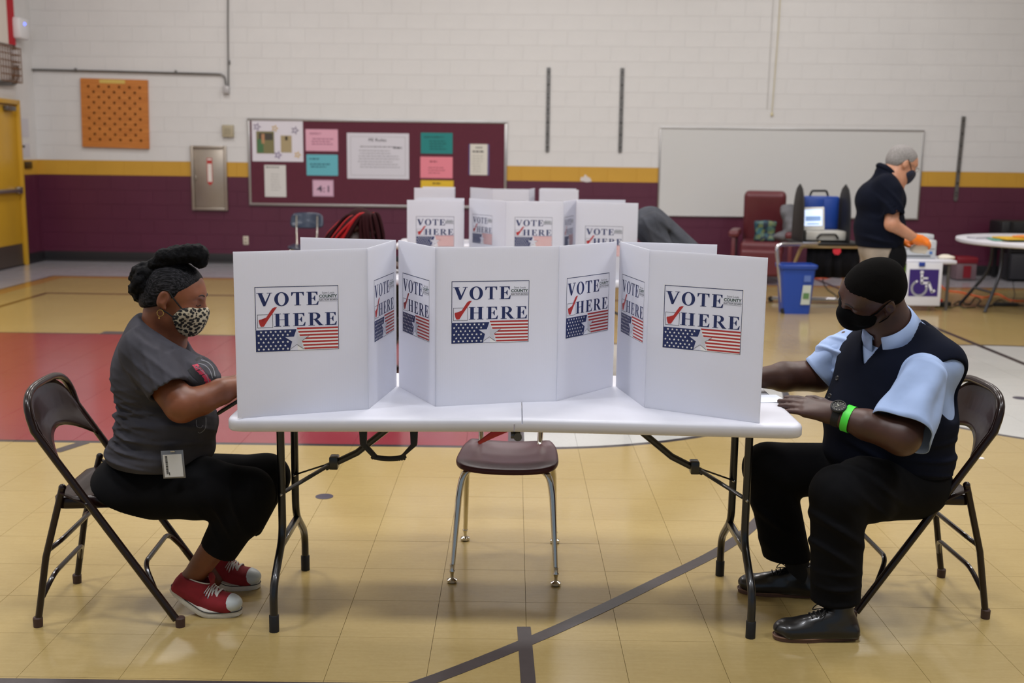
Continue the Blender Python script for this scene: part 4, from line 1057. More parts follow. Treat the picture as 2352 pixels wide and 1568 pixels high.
    mb = MB(); mb.box(P0+Vector((0, -.0018, -.004)), (.060, .001, .074), Rm); cd = mb.o('card', M('badge_card', (206, 206, 204), .5), bd, True)
    mb = MB(); rr = random.Random(4)
    z = -.030
    while z < .028:
        h_ = rr.choice((.0008, .0014, .0022)); mb.box(P0+Rm@Vector((-.020, -.0026, z)), (.007, .0004, h_), Rm); z += h_+rr.choice((.0008, .0014))
    mb.box(P0+Rm@Vector((-.014, -.0026, -.030)), (.0025, .0004, .010), Rm); mb.o('barcode', M('black_line', (16, 16, 18), .6), cd, True)
    mb = MB(); mb.box(P0+Vector((0, -.001, .043)), (.014, .004, .004), Rm); mb.o('clip', STEEL, bd, True)
    tbm = thing('tablet', 'black tablet held under the seated woman\'s forearm at the table edge', 'tablet', tuple(AT(545, 920, 3.6)))
    a_, b_ = AT(516, 936, 3.60), AT(600, 884, 3.60); d = (b_-a_); Rt = d.to_track_quat('X', 'Z').to_matrix(); mb = MB(); mb.box((a_+b_)/2+Vector((0, 0, .0)), (d.length, .20, .011), Rt, .004); mb.o('case', M('tablet_black', (12, 12, 13), .4), tbm, True)
    mb = MB(); mb.box((a_+b_)/2+Rt@Vector((0, 0, .006)), (d.length*.9, .18, .001), Rt); mb.o('display', M('glass_black', (8, 8, 9), .08), tbm, True)
    return t
woman()

# ---------- the man in the vest ----------
def vest_man():
    t = thing('person', 'seated man in navy vest, pale blue short-sleeved shirt and black face mask', 'person', (1.35, 3.7, 0))
    R = frame(180+8, 26, 36); sc = 1.066; L = Loc((1.2004, 3.66, 1.121), R, sc)
    sh = V3(AT(2118, 872, 3.56)); el = V3(AT(2072, 1003, 3.40)); wr = V3(AT(1918, 951, 3.50)); tip = V3(AT(1775, 915, 3.625))
    F = Fld(); head(F, L)
    nb = V3(AT(2048, 750, 3.70)); F.cap(L(-.035, 0, -.05), nb, .062, .066, .03); F.cap(L(.02, 0, -.075), nb+V3((-.03, -.02, -.02)), .036, .042, .03)
    F.cap(nb, V3(AT(2060, 1000, 3.74)), .07, .12, .03)
    F.cap(sh, el, .050, .058, .03); F.cap(el, V3(AT(1990, 975, 3.44)), .058, .047, .015); F.cap(V3(AT(1990, 975, 3.44)), wr, .047, .032, .02)
    hand(F, wr, tip, (.30, -.95, .9), -1, 1.14, .12, .03, fat=1.08)
    sh2 = V3(AT(1955, 790, 3.90)); el2 = V3(AT(1878, 862, 3.93)); wr2 = V3(AT(1722, 868, 3.82))
    F.cap(sh2, el2, .06, .058, .03); F.cap(el2, (el2+wr2)/2, .058, .052, .015); F.cap((el2+wr2)/2, wr2, .050, .031, .02)
    hand(F, wr2, V3(AT(1640, 892, 3.76)), (.2, -.2, 1), 1, 1.0, .5)
    SK_ = M('black_sock', (10, 10, 11), .9)
    for a_, b_ in ((AT(1925, 1370, 3.48), AT(1935, 1425, 3.45)), (AT(1825, 1265, 3.80), AT(1838, 1330, 3.795))): F_s = Fld(); F_s.cap(a_, b_, .046, .040, 0); link('sock', F_s.mesh(.006, 1), SK_, t, True)
    F.cap(V3(AT(2060, 1000, 3.74)), V3(AT(2090, 1110, 3.74)), .13, .12, .05); F.cap(AT(2090, 1110, 3.66), AT(1930, 1125, 3.44), .08, .05, .05); F.cap(AT(1930, 1125, 3.44), AT(1925, 1375, 3.48), .05, .036, .02)
    F.cap(AT(2010, 1080, 3.84), AT(1765, 1068, 3.85), .08, .05, .05); F.cap(AT(1765, 1068, 3.85), AT(1820, 1265, 3.80), .05, .036, .02)
    me = F.mesh(.0042, 2); tr = bvh(me); link('body', me, SKM, t, True); eye_bits(t, L, tr)
    # finger nails seen on the near hand
    H = Fld(); q = lambda c_, r, k=.02, op='u': H.ell(L(*c_), V3(r)*sc, k, op, L.R)
    q((-.002, 0, .035), (.1015, .0775, .085), 0); q((-.045, 0, -.0), (.06, .069, .065), .02)
    H.fn(lambda p: hairline(L, p, (-.045, -.02, .0, .02, .038, .044, .064, .072, .13), (-.06, -.01, .014, .026, .040, .058, .064, .12, .12)), 'i', .004); H.plane(L(-.06, 0, -.035), L.R@V3((.25, 0, -1)), .006)
    link('hair', H.mesh(.0042, 1), HAIRS, t, True)
    mk = link('face_mask', face_mask(L, (.046, -.010), (.030, -.036), (.045, -.10)).mesh(.0034, 1), MASKB, t, True)
    mb = MB()
    for e in (-1, 1):
        mb.tube([L(.060, e*.062, -.022), L(.036, e*.074, -.004), L(.012, e*.081, .022), L(-.008, e*.084, .036), L(-.022, e*.083, .026)], [.006, .004, .003, .003, .003], 8, flat=.5)
        mb.tube([L(.042, e*.058, -.075), L(.022, e*.070, -.062), L(.004, e*.080, -.044), L(-.014, e*.080, -.026)], [.006, .004, .003, .003], 8, flat=.5)
    mb.o('ear_loops', MASKB, mk, True)
    # body frame of the torso
    T_ = frame(180+41); lf = T_[:, 1]; fw = T_[:, 0]; tc = V3(AT(2050, 880, 3.74)); X = lambda a, b, z: tc+fw*a+lf*b+V3((0, 0, z))
    cax = fw*math.sin(.60)+V3((0, 0, math.cos(.60))); cfw = fw-cax*(fw@cax); cfw /= np.linalg.norm(cfw); clf = np.cross(cax, cfw)
    def torso(F, g, vest=True):
        F.ell(X(-.01, 0, .03), (.165+g, .205+g, .17+g), 0, 'u', T_); F.ell(X(.01, 0, -.12), (.19+g, .23+g, .17+g), .06, 'u', T_); F.ell(X(.0, 0, -.25), (.185+g, .225+g, .11+g), .05, 'u', T_)
        F.cap(X(-.045, -.15, .085), X(-.045, .15, .085), .075+g, .075+g, .05); F.cap(X(-.03, -.06, .11), X(-.03, .06, .11), .085+g, .085+g, .05)
        F.cap(X(-.035, 0, .10), nb-cax*.025-cfw*.012, .12+g, .088+g, .05)
    Sx = Fld(); torso(Sx, -.004)
    Sx.cap(AT(2122, 862, 3.56), AT(2108, 900, 3.52), .066, .066, .04); Sx.cap(sh2+V3((.02, 0, 0)), AT(1915, 815, 3.91), .066, .066, .04)
    Sx.plane(nb+cax*.012, cax)
    for args in ((.010, [(.9, .2, .1), (.8, -.1, .45)], (AT(2105, 900, 3.44), .10), 75), (.009, [(.5, .2, .8)], (AT(1905, 810, 3.84), .09), 90)):
        f, lo, hi = wrinkle(*args); Sx.disp(f, lo, hi)
    Sx.plane(X(0, 0, -.30), (0, 0, -1))
    shirt = link('shirt', Sx.mesh(.0042, 1), BLU, t, True)
    def loft(P0, P1, r0, r1, w0, w1, seed, hem_t=(0, 0, 0), corner=.0):
        P0, P1 = V3(P0), V3(P1); d = (P1-P0); Ln = np.linalg.norm(d); d /= Ln; a1 = np.cross(d, V3((0, 1, 0))); a1 /= np.linalg.norm(a1); a2 = np.cross(d, a1); rings = []; n = 56; rr = np.random.default_rng(seed)
        for i in range(15):
            t_ = i/14; rg = []
            for k in range(n):
                a = 2*PI*k/n; ra = r0+(r1-r0)*t_**.8; rb = w0+(w1-w0)*t_; m = 1+corner*t_*abs(math.cos(a))**6
                fo = .009*t_*math.sin(3*a+1.3*seed+2.2*t_)+.0065*math.sin(5*a+seed-3*t_)*math.sin(PI*t_)+.0035*math.sin(2*a*2+9*t_)*t_
                p = P0+d*Ln*t_+a1*((ra+fo)*m*math.cos(a))+a2*((rb+fo)*math.sin(a))
                p = p+d*(V3(hem_t)@(a1*math.cos(a)+a2*math.sin(a)))*t_*ra; rg.append(Vector(p))
            rings.append(rg)
        mb = MB(); mb.rings(rings, cap=False); me_ = mb.mesh(80); o = link('sleeve', me_, BLU, shirt, True); md = o.modifiers.new('s', 'SOLIDIFY'); md.thickness = .0025; return o
    loft(AT(2128, 850, 3.56), AT(2075, 991, 3.40), .068, .100, .064, .082, 1, (0, 0, 0), .08)
    loft(sh2+V3((.03, -.01, .01)), AT(1882, 858, 3.92), .068, .078, .066, .074, 4, (0, 0, 0), .05)
    Vx = Fld(); torso(Vx, .006)
    # armholes
    for b_, o_ in ((1, V3((0, 0, 0))), (-1, V3((0, 0, 0)))):
        a0 = X(-.03, b_*.13, .06); a1 = a0+(lf*b_+V3((0, 0, -.25)))*.25; Vx.cap(X(-.0, b_*.215, .015), a1, .098, .14, .008, 's', .8, fw)
    # V neck: a wedge opening from the neck down the front
    v0 = X(.17, -.025, .10); ax = nb-v0; axl = np.linalg.norm(ax); axn = ax/axl
    def vneck(p):
        q_ = p-v0; h_ = q_@axn; s_ = q_@lf; ff = (p-tc)@fw
        return np.abs(s_)-np.clip(h_, 0, None)*.55+np.where(h_ < 0, -h_*3, 0)+np.maximum(0, -.02-ff)*1.5
    Vx.fn(vneck, 's', .004)
    Vx.plane(nb+cax*.004, cax)
    Vx.plane(X(0, 0, -.325), (0, 0, -1))
    for args in ((.006, [(0, .2, 1)], (AT(2150, 1060, 3.6), .12), 120), (.006, [(.5, 0, .9)], (AT(2000, 1000, 3.5), .14), 70)):
        f, lo, hi = wrinkle(*args); Vx.disp(f, lo, hi)
    vm = Vx.mesh(.0052, 1); trv = bvh(vm); vest = link('vest', vm, NVY, t, True)
    for px, py in ((1924, 868), (1907, 909), (1873, 1000), (1874, 1043)):
        h = cast_px(trv, px, py, 0)
        if h is None: continue
        d = (Vector((0, 0, CAM_H))-h).normalized(); mb = MB(); mb.lathe([(.0001, .004), (.0045, .004), (.0065, .005), (.0085, .003), (.0085, -.002)], h, 14, (Vector(fw)+Vector((0, 0, .15))).to_track_quat('Z', 'Y').to_matrix()); mb.o('button', M('dark_button', (34, 32, 34), .3), vest, True)
    # collar
    axis = cax
    vs_ = []; fs = []; n = 36
    for i in range(n+1):
        a = math.radians(-168+336*i/n); u_ = abs(a)/math.radians(168); dirv = -(cfw*math.cos(a)+clf*math.sin(a))
        front = max(0, (u_-.75)/.25); top = nb+axis*(.040-.012*u_**1.5)+cfw*(.012*u_); r1 = .075+.002*u_; r2 = .090+.012*u_
        vs_ += [top+dirv*(r1-.003)-axis*.02, top+dirv*r1, top+dirv*(r1+.006)-axis*.002, top+dirv*(r2+.006)-axis*(.058+.020*front), ]
    for i in range(n):
        for j in range(3): a = i*4+j; fs.append((a, a+1, a+5, a+4))
    mb = MB(); mb.poly(vs_, fs); o = mb.o('collar', BLU, shirt, True, ang=60); md = o.modifiers.new('s', 'SOLIDIFY'); md.thickness = .0025
    # trousers
    Tz = Fld(); Tz.ell(X(-.0, 0, -.32), (.19, .22, .12), 0, 'u', T_)
    Tz.cap(AT(2100, 1120, 3.66), AT(1985, 1125, 3.52), .108, .104, .04); Tz.cap(AT(1985, 1125, 3.52), AT(1928, 1130, 3.45), .104, .088, .03); Tz.cap(AT(1925, 1140, 3.45), AT(1917, 1440, 3.485), .088, .078, .03)
    Tz.cap(AT(2010, 1085, 3.84), AT(1764, 1072, 3.85), .105, .088, .04); Tz.cap(AT(1766, 1078, 3.85), AT(1822, 1350, 3.81), .086, .082, .03)
    z1 = V3(AT(1915, 1385, 3.45)); z2 = V3(AT(1812, 1284, 3.80))
    def hem(p):
        near = p[:, 1] < 3.665; return np.where(near, z1[2]-p[:, 2]+.04*(p[:, 0]-z1[0]), z2[2]-p[:, 2])
    Tz.fn(hem, 'i', .003)
    for args in ((.010, [(.6, .1, 1)], (AT(1900, 1230, 3.40), .13), 60), (.009, [(1, 0, .5), (.7, 0, 1)], (AT(2020, 1120, 3.45), .14), 60), (.009, [(.8, 0, 1)], (AT(1790, 1180, 3.76), .14), 55), (.006, [(0, 0, 1)], (AT(1925, 1350, 3.41), .08), 120)):
        f, lo, hi = wrinkle(*args); Tz.disp(f, lo, hi)
    link('trousers', Tz.mesh(.0055, 1), BLKC, t, True)
    shoe(t, 'shoe', (1.155, 3.44, 0), (.872, 3.428, 0), 0, 'leather', .285); shoe(t, 'shoe', (1.10, 3.79, 0), (.835, 3.83, 0), 0, 'leather', .285)
    # watch and wrist band, worn: top-level
    fa = V3(AT(1990, 975, 3.44)); d = (wr-fa)/np.linalg.norm(wr-fa); bn = V3((.2, -.75, .65)); bn -= d*(bn@d); bn /= np.linalg.norm(bn); sd = np.cross(d, bn)
    wc = wr-d*.012
    wt = thing('wristwatch', 'black wristwatch with round dial on the vest man\'s left wrist', 'watch', tuple(wc))
    mb = MB(); R1 = []
    def band(c0, r, hw, th, ell_=1.0):
        rs = []
        for off, rr_ in ((-hw, r), (-hw, r+th), (hw, r+th), (hw, r)):
            rs.append([Vector(c0+d*off+(bn*math.cos(a)*.93+sd*math.sin(a)*ell_)*rr_) for a in [2*PI*i/32 for i in range(32)]])
        return rs
    mb.rings(band(wc, .0365, .012, .004), closed=True); mb.o('strap', M('watch_strap', (16, 16, 17), .7), wt, True)
    Rw = np.stack([sd, d, bn], 1); Rw = Matrix(Rw.tolist()); fc = Vector(wc+bn*.0375)
    mb = MB(); mb.lathe([(.0001, 0), (.0235, 0), (.026, .003), (.026, .007), (.0235, .0105), (.0205, .0105), (.020, .0078), (.0001, .0078)], fc, 28, Rw); cs = mb.o('case', M('watch_case', (24, 24, 25), .35), wt, True)
    mb = MB()
    for i in range(12):
        a = PI/6*i; mb.box(fc+Rw@Vector((.0172*math.sin(a), .0172*math.cos(a), .0082)), (.0011, .0026, .0003), Rw@Matrix.Rotation(-a, 3, 'Z'))
    for a, ln, wd in ((.7, .0095, .0018), (-.9, .014, .0015), (2.3, .016, .0006)): mb.bar(fc+Rw@Vector((0, 0, .0088)), fc+Rw@Vector((ln*math.sin(a), ln*math.cos(a), .0088)), wd, .0003)
    mb.o('dial_marks', M('lume', (222, 224, 200), .5), cs, True)
    gc = wr-d*.046
    mb = MB(); mb.rings(band(gc, .0445, .0120, .0012, 1.0), closed=True); wb_ = mb.o('wristband', M('neon_green', (72, 214, 60), .45)); tagset(wb_, 'bright green paper wristband behind the black watch on the vest man\'s wrist', 'wristband')
    # ballot paper under the hand
    mb = MB(); zt = .7418; c0 = G(1772, 915, zt); P = [(-.11, -.075), (.045, -.055), (.03, .06), (-.13, .05)]
    mb.prism([(c0.x+a, c0.y+b) for a, b in P], zt, zt+.0012); tagset(mb.o('paper', M('ballot_paper', (232, 238, 250), .6)), 'white paper sheet on the table under the vest man\'s hand', 'paper')
    return t
vest_man()
# ================= things on the walls =================
ALU = M('aluminium', (176, 174, 172), .35, .9); GREYM = M('grey_metal', (112, 110, 108), .4, .7); WHP = M('white_plastic', (220, 220, 222), .4)
def wthing(name, label, cat, px, py, rz=0, group=None, out=0.0):
    u, z = WP(px, py); p = WX(u, z, out); return thing(name, label, cat, p, WANG, group)
def wsize(x0, y0, x1, y1):
    a, b = WP(x0, (y0+y1)/2), WP(x1, (y0+y1)/2); c, d = WP((x0+x1)/2, y0), WP((x0+x1)/2, y1); return b[0]-a[0], c[1]-d[1]
def flat(mb, x0, z0, x1, z1, y):   # rectangle facing the hall
    mb.poly([(x0, y, z0), (x1, y, z0), (x1, y, z1), (x0, y, z1)], [(0, 1, 2, 3)])
def wtext(mb, body, x, z, h, y, w=None, bold=0.01, vertical=False, align=None):
    me = text_mesh(body, 1, bold); xs = [v.co.x for v in me.vertices]; ys = [v.co.y for v in me.vertices]
    sy = h/(max(ys)-min(ys)); sx = sy if w is None else w/(max(xs)-min(xs)); Wd = (max(xs)-min(xs))*sx
    x0 = x-Wd/2-min(xs)*sx if align == 'C' else x-min(xs)*sx
    add_mesh(mb, me, Matrix.Translation((x0, y, z-min(ys)*sy)) @ Matrix.Rotation(PI/2, 4, 'X') @ Matrix.Diagonal((sx, sy, 1, 1)))
# climbing peg board
t = wthing('peg_board', 'square wooden climbing peg board with rows of holes high on the wall', 'peg board', 266, 261); S_ = .94; N_ = 13; cs = S_/N_
mb = MB(); vs_ = []; fs = []
for i in range(N_):
    for j in range(N_):
        x0 = -S_/2+i*cs; z0 = -S_/2+j*cs; cx = x0+cs/2; cz = z0+cs/2
        if 1 <= i <= N_-2 and 1 <= j <= N_-2 and (i+j) % 2 == 0:
            b = len(vs_); sq = [(x0, z0), (cx, z0), (x0+cs, z0), (x0+cs, cz), (x0+cs, z0+cs), (cx, z0+cs), (x0, z0+cs), (x0, cz)]
            for k in range(8):
                a = -3*PI/4+k*PI/4; vs_ += [(sq[k][0], -.045, sq[k][1]), (cx+.019*math.cos(a), -.045, cz+.019*math.sin(a)), (cx+.019*math.cos(a), -.012, cz+.019*math.sin(a))]
            for k in range(8):
                n = (k+1) % 8; fs += [(b+3*k, b+3*n, b+3*n+1, b+3*k+1), (b+3*k+1, b+3*n+1, b+3*n+2, b+3*k+2)]
        else:
            b = len(vs_); vs_ += [(x0, -.045, z0), (x0+cs, -.045, z0), (x0+cs, -.045, z0+cs), (x0, -.045, z0+cs)]; fs.append((b, b+1, b+2, b+3))
mb.poly(vs_, fs); 
def wood():
    t = NT('peg_wood'); mp = t.n('ShaderNodeMapping'); mp.inputs['Scale'].default_value = (3, 3, 40); t.t.links.new(t.coord(), mp.inputs[0])
    f = t.noise(1, 4, mp.outputs[0], .6); t.put(t.b.inputs['Base Color'], t.ramp(f, [(.3, rgb(176, 104, 38)), (.7, rgb(200, 126, 54))])); t.b.inputs['Roughness'].default_value = .5; return t.m
WD = wood(); o = mb.o('board_face', WD, t, ang=20)
mb = MB()
for a, b, c_, d in ((0, S_/2-.01, S_, .02), (0, -S_/2+.01, S_, .02)): mb.box((a, -.022, b), (c_, .044, d))
for e in (-1, 1): mb.box((e*(S_/2-.01), -.022, 0), (.02, .044, S_-.04))
mb.o('rim', WD, t); mb = MB(); mb.box((0, -.006, 0), (S_-.04, .01, S_-.04)); mb.o('backing', M('hole_dark', (40, 24, 12), .9), t)
mb = MB(); mb.box((-.02, -.047, S_/2-.035), (.36, .003, .05)); mb.o('tape_strip', M('masking_tape', (206, 178, 92), .6), t)
t.rotation_euler = (0, .018, WANG)
# conduits
t = wthing('conduit', 'grey steel conduit running down and across the white wall to a junction box', 'conduit', 521, 205)
def wl(px, py, out=.03):
    u, z = WP(px, py); c = WP(521, 205); return (u-c[0], -out, z-c[1])
mb = MB(); mb.tube([wl(72, 160), wl(250, 164), wl(478, 170)]+fillet([wl(480, 170), wl(517, 171), wl(520, 196)], .16, 6), .013, 8); mb.o('pipe', GREYM, t)
mb = MB(); mb.tube([wl(525, -60), wl(524.5, 60), wl(526, 198)], .010, 8); mb.o('pipe', GREYM, t)
mb = MB(); mb.box((0, -.035, -.01), (.085, .06, .10), bev=.008); mb.lathe([(.015, 0), (.015, .03)], (-.01, -.03, .035), 10); mb.o('junction_box', M('box_grey', (178, 176, 176), .4, .3), t)
for px, py in ((175, 161), (405, 166), (527, 143)):
    mb = MB(); p = wl(px, py, .02); mb.box(p, (.03, .03, .05), bev=.004); mb.o('strap', GREYM, t)
mb = MB(); p = wl(73, 160, .02); mb.box(p, (.03, .04, .07), bev=.005); mb.o('end_clamp', M('rust', (96, 62, 38), .7), t)
t = wthing('wall_box', 'small beige square box on the wall above the steel cabinet', 'box', 525, 301)
w_, h_ = wsize(512, 287, 538, 315); mb = MB(); mb.box((0, -.025, 0), (w_, .05, h_), bev=.006); mb.o('housing', M('beige_plastic', (168, 158, 132), .5), t)
mb = MB(); [mb.box((i*.03-.03, -.052, j*.03-.03), (.008, .004, .02)) for i in range(3) for j in range(3)]; tagset(mb.o('grille', M('beige_dark', (128, 120, 98), .5), t), kind='stuff')
t = wthing('wall_outlet', 'small white electrical outlet low on the maroon wall left of the blue school chair', 'outlet', 565, 552)
mb = MB(); mb.box((0, -.008, 0), (.075, .012, .12), bev=.004); mb.o('cover', M('ivory', (206, 196, 178), .4), t)
mb = MB(); [mb.box((0, -.015, e*.026), (.034, .004, .03), bev=.001) for e in (-1, 1)]; mb.o('socket', M('ivory_dark', (150, 140, 122), .4), t)
# extinguisher cabinet
t = wthing('extinguisher_cabinet', 'stainless steel fire extinguisher cabinet with red arrow label on the wall', 'cabinet', 482, 409)
w_, h_ = wsize(441, 335, 523, 483); SS = M('brushed_steel', (172, 162, 150), .38, .85, var=.04, vscale=4)
mb = MB()
for e in (-1, 1): mb.box((e*(w_/2-.02), -.025, 0), (.04, .05, h_), bev=.006); mb.box((0, -.025, e*(h_/2-.02)), (w_-.08, .05, .04), bev=.006)
mb.o('frame', SS, t); mb = MB(); mb.box((0, -.015, 0), (w_-.085, .02, h_-.085), bev=.003); dr = mb.o('door', SS, t)
mb = MB(); mb.box((-w_/2+.065, -.035, .0), (.02, .025, .07), bev=.005); mb.o('handle', SS, dr)
mb = MB(); mb.mi = 0; flat(mb, -.028, -.06, .048, .28, -.0265); mb.poly([(-.028, -.0265, -.06), (.01, -.0265, -.105), (.048, -.0265, -.06)], [(0, 1, 2)])
mb.mi = 1; flat(mb, -.018, -.05, .038, .20, -.0275); mb.mi = 1; flat(mb, -.018, .25, .038, .27, -.0275)
mb.mi = 0
for i, ch in enumerate('FIRE EXTINGUISHER'): 
    if ch != ' ': wtext(mb, ch, .01, .182-i*.0145, .011, -.0282, None, .0, align='C')
mb.o('arrow_label', [M('label_red', (176, 44, 40), .5), M('label_white', (222, 218, 210), .5)], dr)
# pin board and whiteboard
def board(name, label, cat, x0, y0, x1, y1, face, frame_m, fw_=.035, tilt=0.0):
    t = wthing(name, label, cat, (x0+x1)/2, (y0+y1)/2); w_, h_ = wsize(x0, y0, x1, y1)
    mb = MB(); mb.box((0, -.012, 0), (w_-.02, .02, h_-.02)); mb.o('surface', face, t)
    for a, b, c_, d in ((0, h_/2-fw_/2, w_, fw_), (0, -h_/2+fw_/2, w_, fw_), (-w_/2+fw_/2, 0, fw_, h_-2*fw_), (w_/2-fw_/2, 0, fw_, h_-2*fw_)):
        mb = MB(); mb.box((a, -.016, b), (c_, .030, d), bev=.004); mb.o('frame_bar', frame_m, t)
    return t, w_, h_
pbt, pw_, ph_ = board('pin_board', 'long maroon pin board with aluminium frame carrying posters', 'notice board', 570, 275.5, 1163, 476, M('maroon_felt', (88, 34, 50), .9, var=.05, vscale=30), ALU)
wbt, _, _ = board('whiteboard', 'blank long whiteboard on the wall behind the standing man', 'whiteboard', 1511, 296, 2114, 501, M('whiteboard_face', (204, 204, 202), .22, coat=.3), ALU, .02)
def poster(label, x0, y0, x1, y1, col, items=(), group=None, cat='poster', bcol=None, out=.026):
    t = wthing('poster', label, cat, (x0+x1)/2, (y0+y1)/2); w_, h_ = wsize(x0, y0, x1, y1)
    mb = MB(); mb.box((0, -out, 0), (w_, .003, h_)); mb.o('sheet', M('paper_%d_%d_%d' % col, col, .7), t)
    U = lambda px: (px-(x0+x1)/2)/(x1-x0)*w_; Z_ = lambda py: -(py-(y0+y1)/2)/(y1-y0)*h_
    for k, it in enumerate(items):
        kind = it[0]; mb = MB(); yy = -out-.0022-.0004*k
        if kind == 'lines':
            _, c_, x, y, x2, n, st, th = it
            r2 = random.Random(int(x*7+y)); 
            for i in range(n):
                xa = U(x)+(U(x2)-U(x))*r2.uniform(0, .08); xe = U(x2)-(U(x2)-U(x))*r2.uniform(0, .3); xx = xa
                while xx < xe: L_ = r2.uniform(.02, .06); flat(mb, xx, Z_(y+i*st)-th/2, min(xx+L_, xe), Z_(y+i*st)+th/2, yy); xx += L_+.010
            mb.o('lettering', M('ink_%d_%d_%d' % c_, c_, .7), t)
        elif kind == 'text':
            _, c_, body, x, y, hpx, wpx = it; wtext(mb, body, U(x), Z_(y), abs(Z_(y)-Z_(y+hpx)), yy, U(x+wpx)-U(x), .012); mb.o('lettering', M('ink_%d_%d_%d' % c_, c_, .7), t)
        elif kind == 'rect':
            _, c_, a, b, c2, d = it; flat(mb, U(a), Z_(d), U(c2), Z_(b), yy); mb.o('print_area', M('ink_%d_%d_%d' % c_, c_, .7), t)
        elif kind == 'frame':
            _, c_, m_ = it
            for a, b, c2, d in ((x0+m_, y0+m_, x1-m_, y0+m_+.7), (x0+m_, y1-m_-.7, x1-m_, y1-m_), (x0+m_, y0+m_, x0+m_+.7, y1-m_), (x1-m_-.7, y0+m_, x1-m_, y1-m_)): flat(mb, U(a), Z_(d), U(c2), Z_(b), yy)
            mb.o('printed_border', M('ink_%d_%d_%d' % c_, c_, .7), t)
        elif kind == 'star':
            _, c_, x, y, r_ = it; P = star(U(x), Z_(y), r_, .3); P2 = [(U(x)+(a-U(x))*.6, Z_(y)+(b-Z_(y))*.6) for a, b in P]
            mb.poly([(a, yy, b) for a, b in P]+[(a, yy, b) for a, b in P2], [(i, (i+1) % 10, (i+1) % 10+10, i+10) for i in range(10)]); mb.o('star_cutout', M('ink_%d_%d_%d' % c_, c_, .7), t)
    return t
GI = (96, 92, 98)
poster('large white poster with star outlines at the top left of the pin board', 580, 277, 697, 371, (214, 210, 218), [('rect', (122, 116, 78), 590, 302, 631, 353), ('rect', (70, 66, 58), 596, 306, 628, 322), ('rect', (72, 112, 74), 592, 320, 606, 351), ('rect', (176, 132, 96), 602, 308, 609, 330), ('rect', (164, 148, 112), 646, 311, 671, 350), ('rect', (60, 50, 36), 656, 313, 662, 322),
    ('star', (112, 92, 132), 592, 292, .062), ('star', (196, 158, 44), 633, 295, .055), ('star', (104, 92, 122), 679, 299, .062), ('star', (112, 92, 140), 639, 356, .062), ('star', (206, 164, 40), 684, 355, .055)])
poster('small white sheet with a pencil drawing below the star poster', 609, 379, 658, 452, (206, 204, 200), [('lines', (120, 118, 116), 612, 384, 655, 1, 4, .02), ('lines', (150, 148, 146), 622, 400, 650, 7, 6, .006)])
poster('pink poster at the top of the left column of the pin board', 703, 297, 777, 347, (214, 160, 178), [('text', (120, 60, 84), 'RESPECT', 713, 309, 4, 26), ('lines', (146, 90, 112), 716, 319, 772, 3, 6, .012)])
poster('light blue poster under the pink one on the pin board', 705, 355, 777, 403, (96, 172, 184), [('lines', (40, 84, 100), 710, 365, 738, 1, 5, .016), ('lines', (32, 80, 96), 712, 377, 766, 2, 6, .014)])
poster('pale pink sheet reading 4:1 low on the pin board', 719, 413, 767, 451, (206, 168, 188), [('text', (84, 66, 84), '4:1', 728, 441, 15, 29), ('frame', (150, 110, 132), 1)])
poster('large white sheet with typed rules in the middle of the pin board', 798, 306, 940, 411, (204, 202, 210), [('frame', (150, 146, 150), 8), ('text', (84, 80, 86), 'PE Rules', 848, 325, 7, 40), ('lines', GI, 823, 337, 925, 1, 6, .010), ('lines', (60, 58, 64), 903, 339, 924, 1, 6, .02), ('lines', (120, 118, 124), 822, 346, 920, 7, 6.3, .007)])
poster('teal poster at the top of the right column of the pin board', 967, 305, 1040, 353, (26, 124, 122), [('text', (6, 60, 62), 'RESPONSIBILITY', 975, 317, 4, 46), ('lines', (8, 74, 76), 984, 324, 1030, 4, 6, .012)])
poster('salmon pink poster between the teal and the yellow posters', 966, 360, 1040, 409, (222, 128, 142), [('lines', (130, 60, 76), 985, 371, 1013, 1, 5, .018), ('lines', (150, 78, 92), 981, 385, 1024, 3, 6, .010)])
poster('bright yellow poster mostly hidden behind the farthest voting screens', 967, 414, 1042, 462, (214, 176, 40), [('lines', (110, 84, 20), 993, 421, 1014, 1, 5, .022), ('lines', (110, 84, 20), 982, 436, 1026, 3, 6, .010)])
poster('narrow cream sheet with blue side stripes at the right end of the pin board', 1077, 331, 1124, 402, (208, 204, 194), [('rect', (92, 80, 128), 1077, 331, 1080, 402), ('rect', (92, 80, 128), 1120, 331, 1124, 402), ('lines', (110, 108, 104), 1092, 339, 1108, 1, 5, .02), ('lines', (100, 98, 96), 1085, 348, 1116, 1, 5, .024), ('lines', (160, 158, 150), 1084, 358, 1112, 7, 6, .007)])
# slotted wall standards
for x, y0, x2, y1, lab in ((1260, 156, 1257.5, 348, 'slotted steel wall strip left of the pair beside the pin board'), (1429, 157, 1424.5, 349, 'slotted steel wall strip nearer the whiteboard in the middle of the wall'), (2209, 268, 2198, 460, 'slotted steel wall strip right of the whiteboard')):
    t = wthing('wall_strip', lab, 'wall strip', (x+x2)/2, (y0+y1)/2, group=None); _, h_ = wsize(x-3, y0, x+3, y1); w_ = .048
    mb = MB(); mb.box((0, -.006, 0), (.014, .010, h_)); [mb.box((e*.020, -.010, 0), (.012, .018, h_)) for e in (-1, 1)]
    for i in range(9): mb.box((0, -.010, -h_/2+h_*(i+.25)/8.6), (.03, .016, h_/12))
    mb.o('channel', GREYM, t); mb = MB()
    for i in range(7): mb.lathe([(.011, -.001), (.011, .001), (.0001, .001)], (0, -.02, -h_/2+.06+i*(h_-.12)/6), 10, Matrix.Rotation(PI/2, 3, 'X'))
    tagset(mb.o('bolt_heads', M('dark_bolt', (30, 28, 28), .5), t), kind='stuff')
    t.rotation_euler = (0, -.0 if x < 2000 else .022, WANG)
